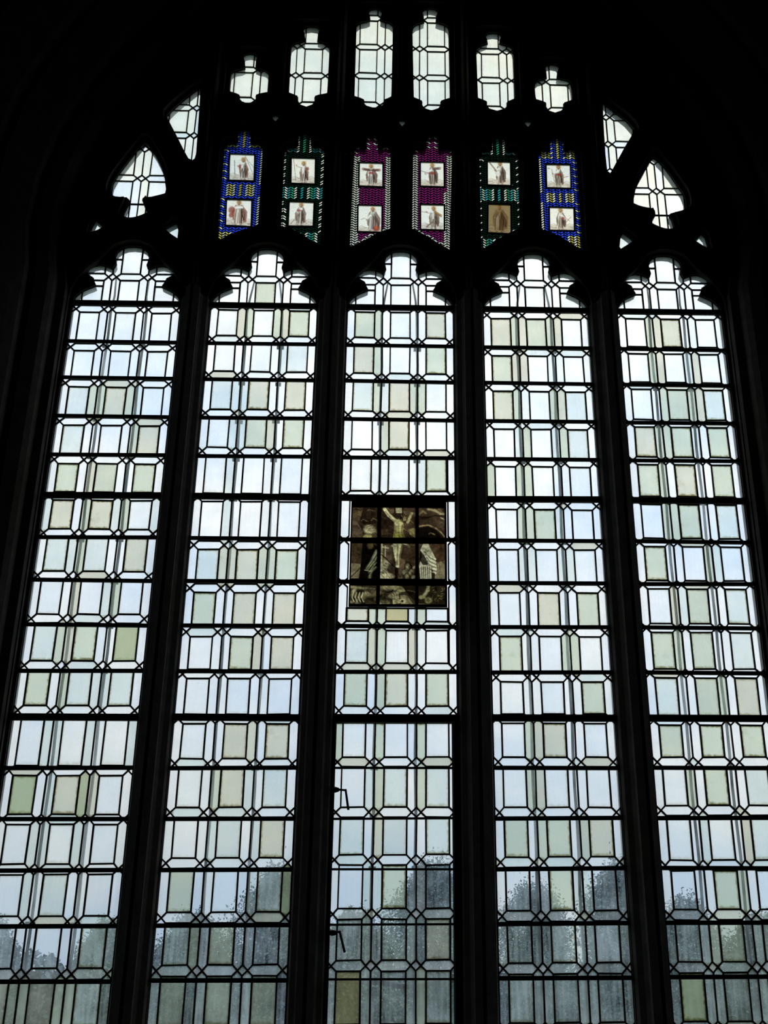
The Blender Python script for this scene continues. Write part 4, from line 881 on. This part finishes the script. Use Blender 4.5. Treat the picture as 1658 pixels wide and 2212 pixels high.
def quads_mesh(name, V):
    me = bpy.data.meshes.new(name); nq = len(V)//4
    me.vertices.add(4*nq); me.vertices.foreach_set('co', V.astype(np.float32).ravel())
    me.loops.add(4*nq); me.loops.foreach_set('vertex_index', np.arange(4*nq, dtype=np.int32))
    me.polygons.add(nq); me.polygons.foreach_set('loop_start', np.arange(0, 4*nq, 4, dtype=np.int32)); me.polygons.foreach_set('loop_total', np.full(nq, 4, np.int32))
    me.update(calc_edges=True); return me
def tree(px, py, Y, wpx, mat, label, seed):
    """crown whose top shows at the given point of the view, trunk standing on the lawn"""
    top = at(px, py, Y); base = Vector((top.x, Y, 0)); Hh = top.z; R_ = wpx/FPX*(Y-CAM.y)*0.55
    root = thing('tree', label, 'tree', base, 'trees beyond the window'); r = random.Random(seed)
    tk = MB(); tk.tube([base, base+Vector((0.05, 0, Hh*0.35)), base+Vector((-0.05, 0.05, Hh*0.8))], [0.35, 0.26, 0.1], 8)
    for k in range(5):
        a = r.uniform(0, 6.28); z0 = Hh*r.uniform(0.3, 0.6); tk.tube([base+Vector((0, 0, z0)), base+Vector((math.cos(a)*R_*0.6, math.sin(a)*R_*0.6, z0+Hh*0.22))], [0.13, 0.04], 6)
    tk.build('trunk', BARK, root)
    rs = np.random.RandomState(seed); n = 48000
    ph = rs.uniform(0, 6.28, n); zz = 1-rs.uniform(0, 1, n)**1.15*0.93; lump = 0.72+0.16*np.sin(ph*3+seed)+0.14*np.sin(zz*17+ph*2)+0.12*np.sin(zz*9-ph*5)
    prof = np.sqrt(np.clip(1-((zz-0.42)/0.60)**2, 0, 1)); rad = R_*prof*lump*(0.35+0.55*rs.uniform(0, 1, n)+0.16*np.abs(rs.normal(0, 1, n)))
    P = np.stack([rad*np.cos(ph), rad*np.sin(ph), zz*Hh*(0.96+0.035*rs.normal(0, 1, n))], -1)
    A = rs.normal(size=(n, 3)); A /= np.linalg.norm(A, axis=1)[:, None]; B = np.cross(A, rs.normal(size=(n, 3))); B /= np.linalg.norm(B, axis=1)[:, None]
    sz = rs.uniform(0.035, 0.10, n)[:, None]
    V = np.stack([P-A*sz, P+B*sz*0.55, P+A*sz, P-B*sz*0.55], 1).reshape(-1, 3)
    me = quads_mesh('foliage', V); fo = new_obj('foliage', me, mat, root); fo['kind'] = 'stuff'
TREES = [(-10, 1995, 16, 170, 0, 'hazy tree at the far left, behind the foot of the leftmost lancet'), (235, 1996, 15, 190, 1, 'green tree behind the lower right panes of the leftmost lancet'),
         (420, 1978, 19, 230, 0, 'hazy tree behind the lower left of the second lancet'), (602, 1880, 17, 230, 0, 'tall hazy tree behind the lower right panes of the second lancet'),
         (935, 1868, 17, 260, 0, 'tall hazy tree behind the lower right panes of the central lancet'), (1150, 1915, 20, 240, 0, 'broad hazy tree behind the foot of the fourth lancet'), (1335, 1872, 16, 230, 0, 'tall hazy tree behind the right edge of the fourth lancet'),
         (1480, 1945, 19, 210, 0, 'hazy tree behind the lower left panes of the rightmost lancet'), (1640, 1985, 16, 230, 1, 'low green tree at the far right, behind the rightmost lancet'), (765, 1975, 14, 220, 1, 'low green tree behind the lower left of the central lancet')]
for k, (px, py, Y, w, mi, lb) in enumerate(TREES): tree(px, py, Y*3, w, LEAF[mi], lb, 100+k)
# long clipped hedge closing the view between the trunks
hg = thing('hedge', 'long dark hedge far behind the trees, across the foot of the window', 'hedge', Vector((0, 72, 0)))
rs = np.random.RandomState(3); n = 40000; hh = at(829, 2070, 72).z
xs_ = rs.uniform(-34, 34, n); zs_ = rs.uniform(0.03, 1, n)*hh*(0.94+0.06*np.sin(xs_*1.7)+0.04*np.sin(xs_*5.1)); P = np.stack([xs_, rs.uniform(-1.6, 0.3, n), zs_], -1)
A = rs.normal(size=(n, 3)); A /= np.linalg.norm(A, axis=1)[:, None]; B = np.cross(A, rs.normal(size=(n, 3))); B /= np.linalg.norm(B, axis=1)[:, None]; sz = rs.uniform(0.14, 0.32, n)[:, None]
V = np.stack([P-A*sz, P+B*sz*0.6, P+A*sz, P-B*sz*0.6], 1).reshape(-1, 3)
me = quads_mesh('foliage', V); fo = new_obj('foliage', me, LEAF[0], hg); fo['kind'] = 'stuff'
m = MB(); m.box((0, 72.4, hh*0.42), (68, 1.2, hh*0.84)); m.build('twiggy_core', BARK, hg)
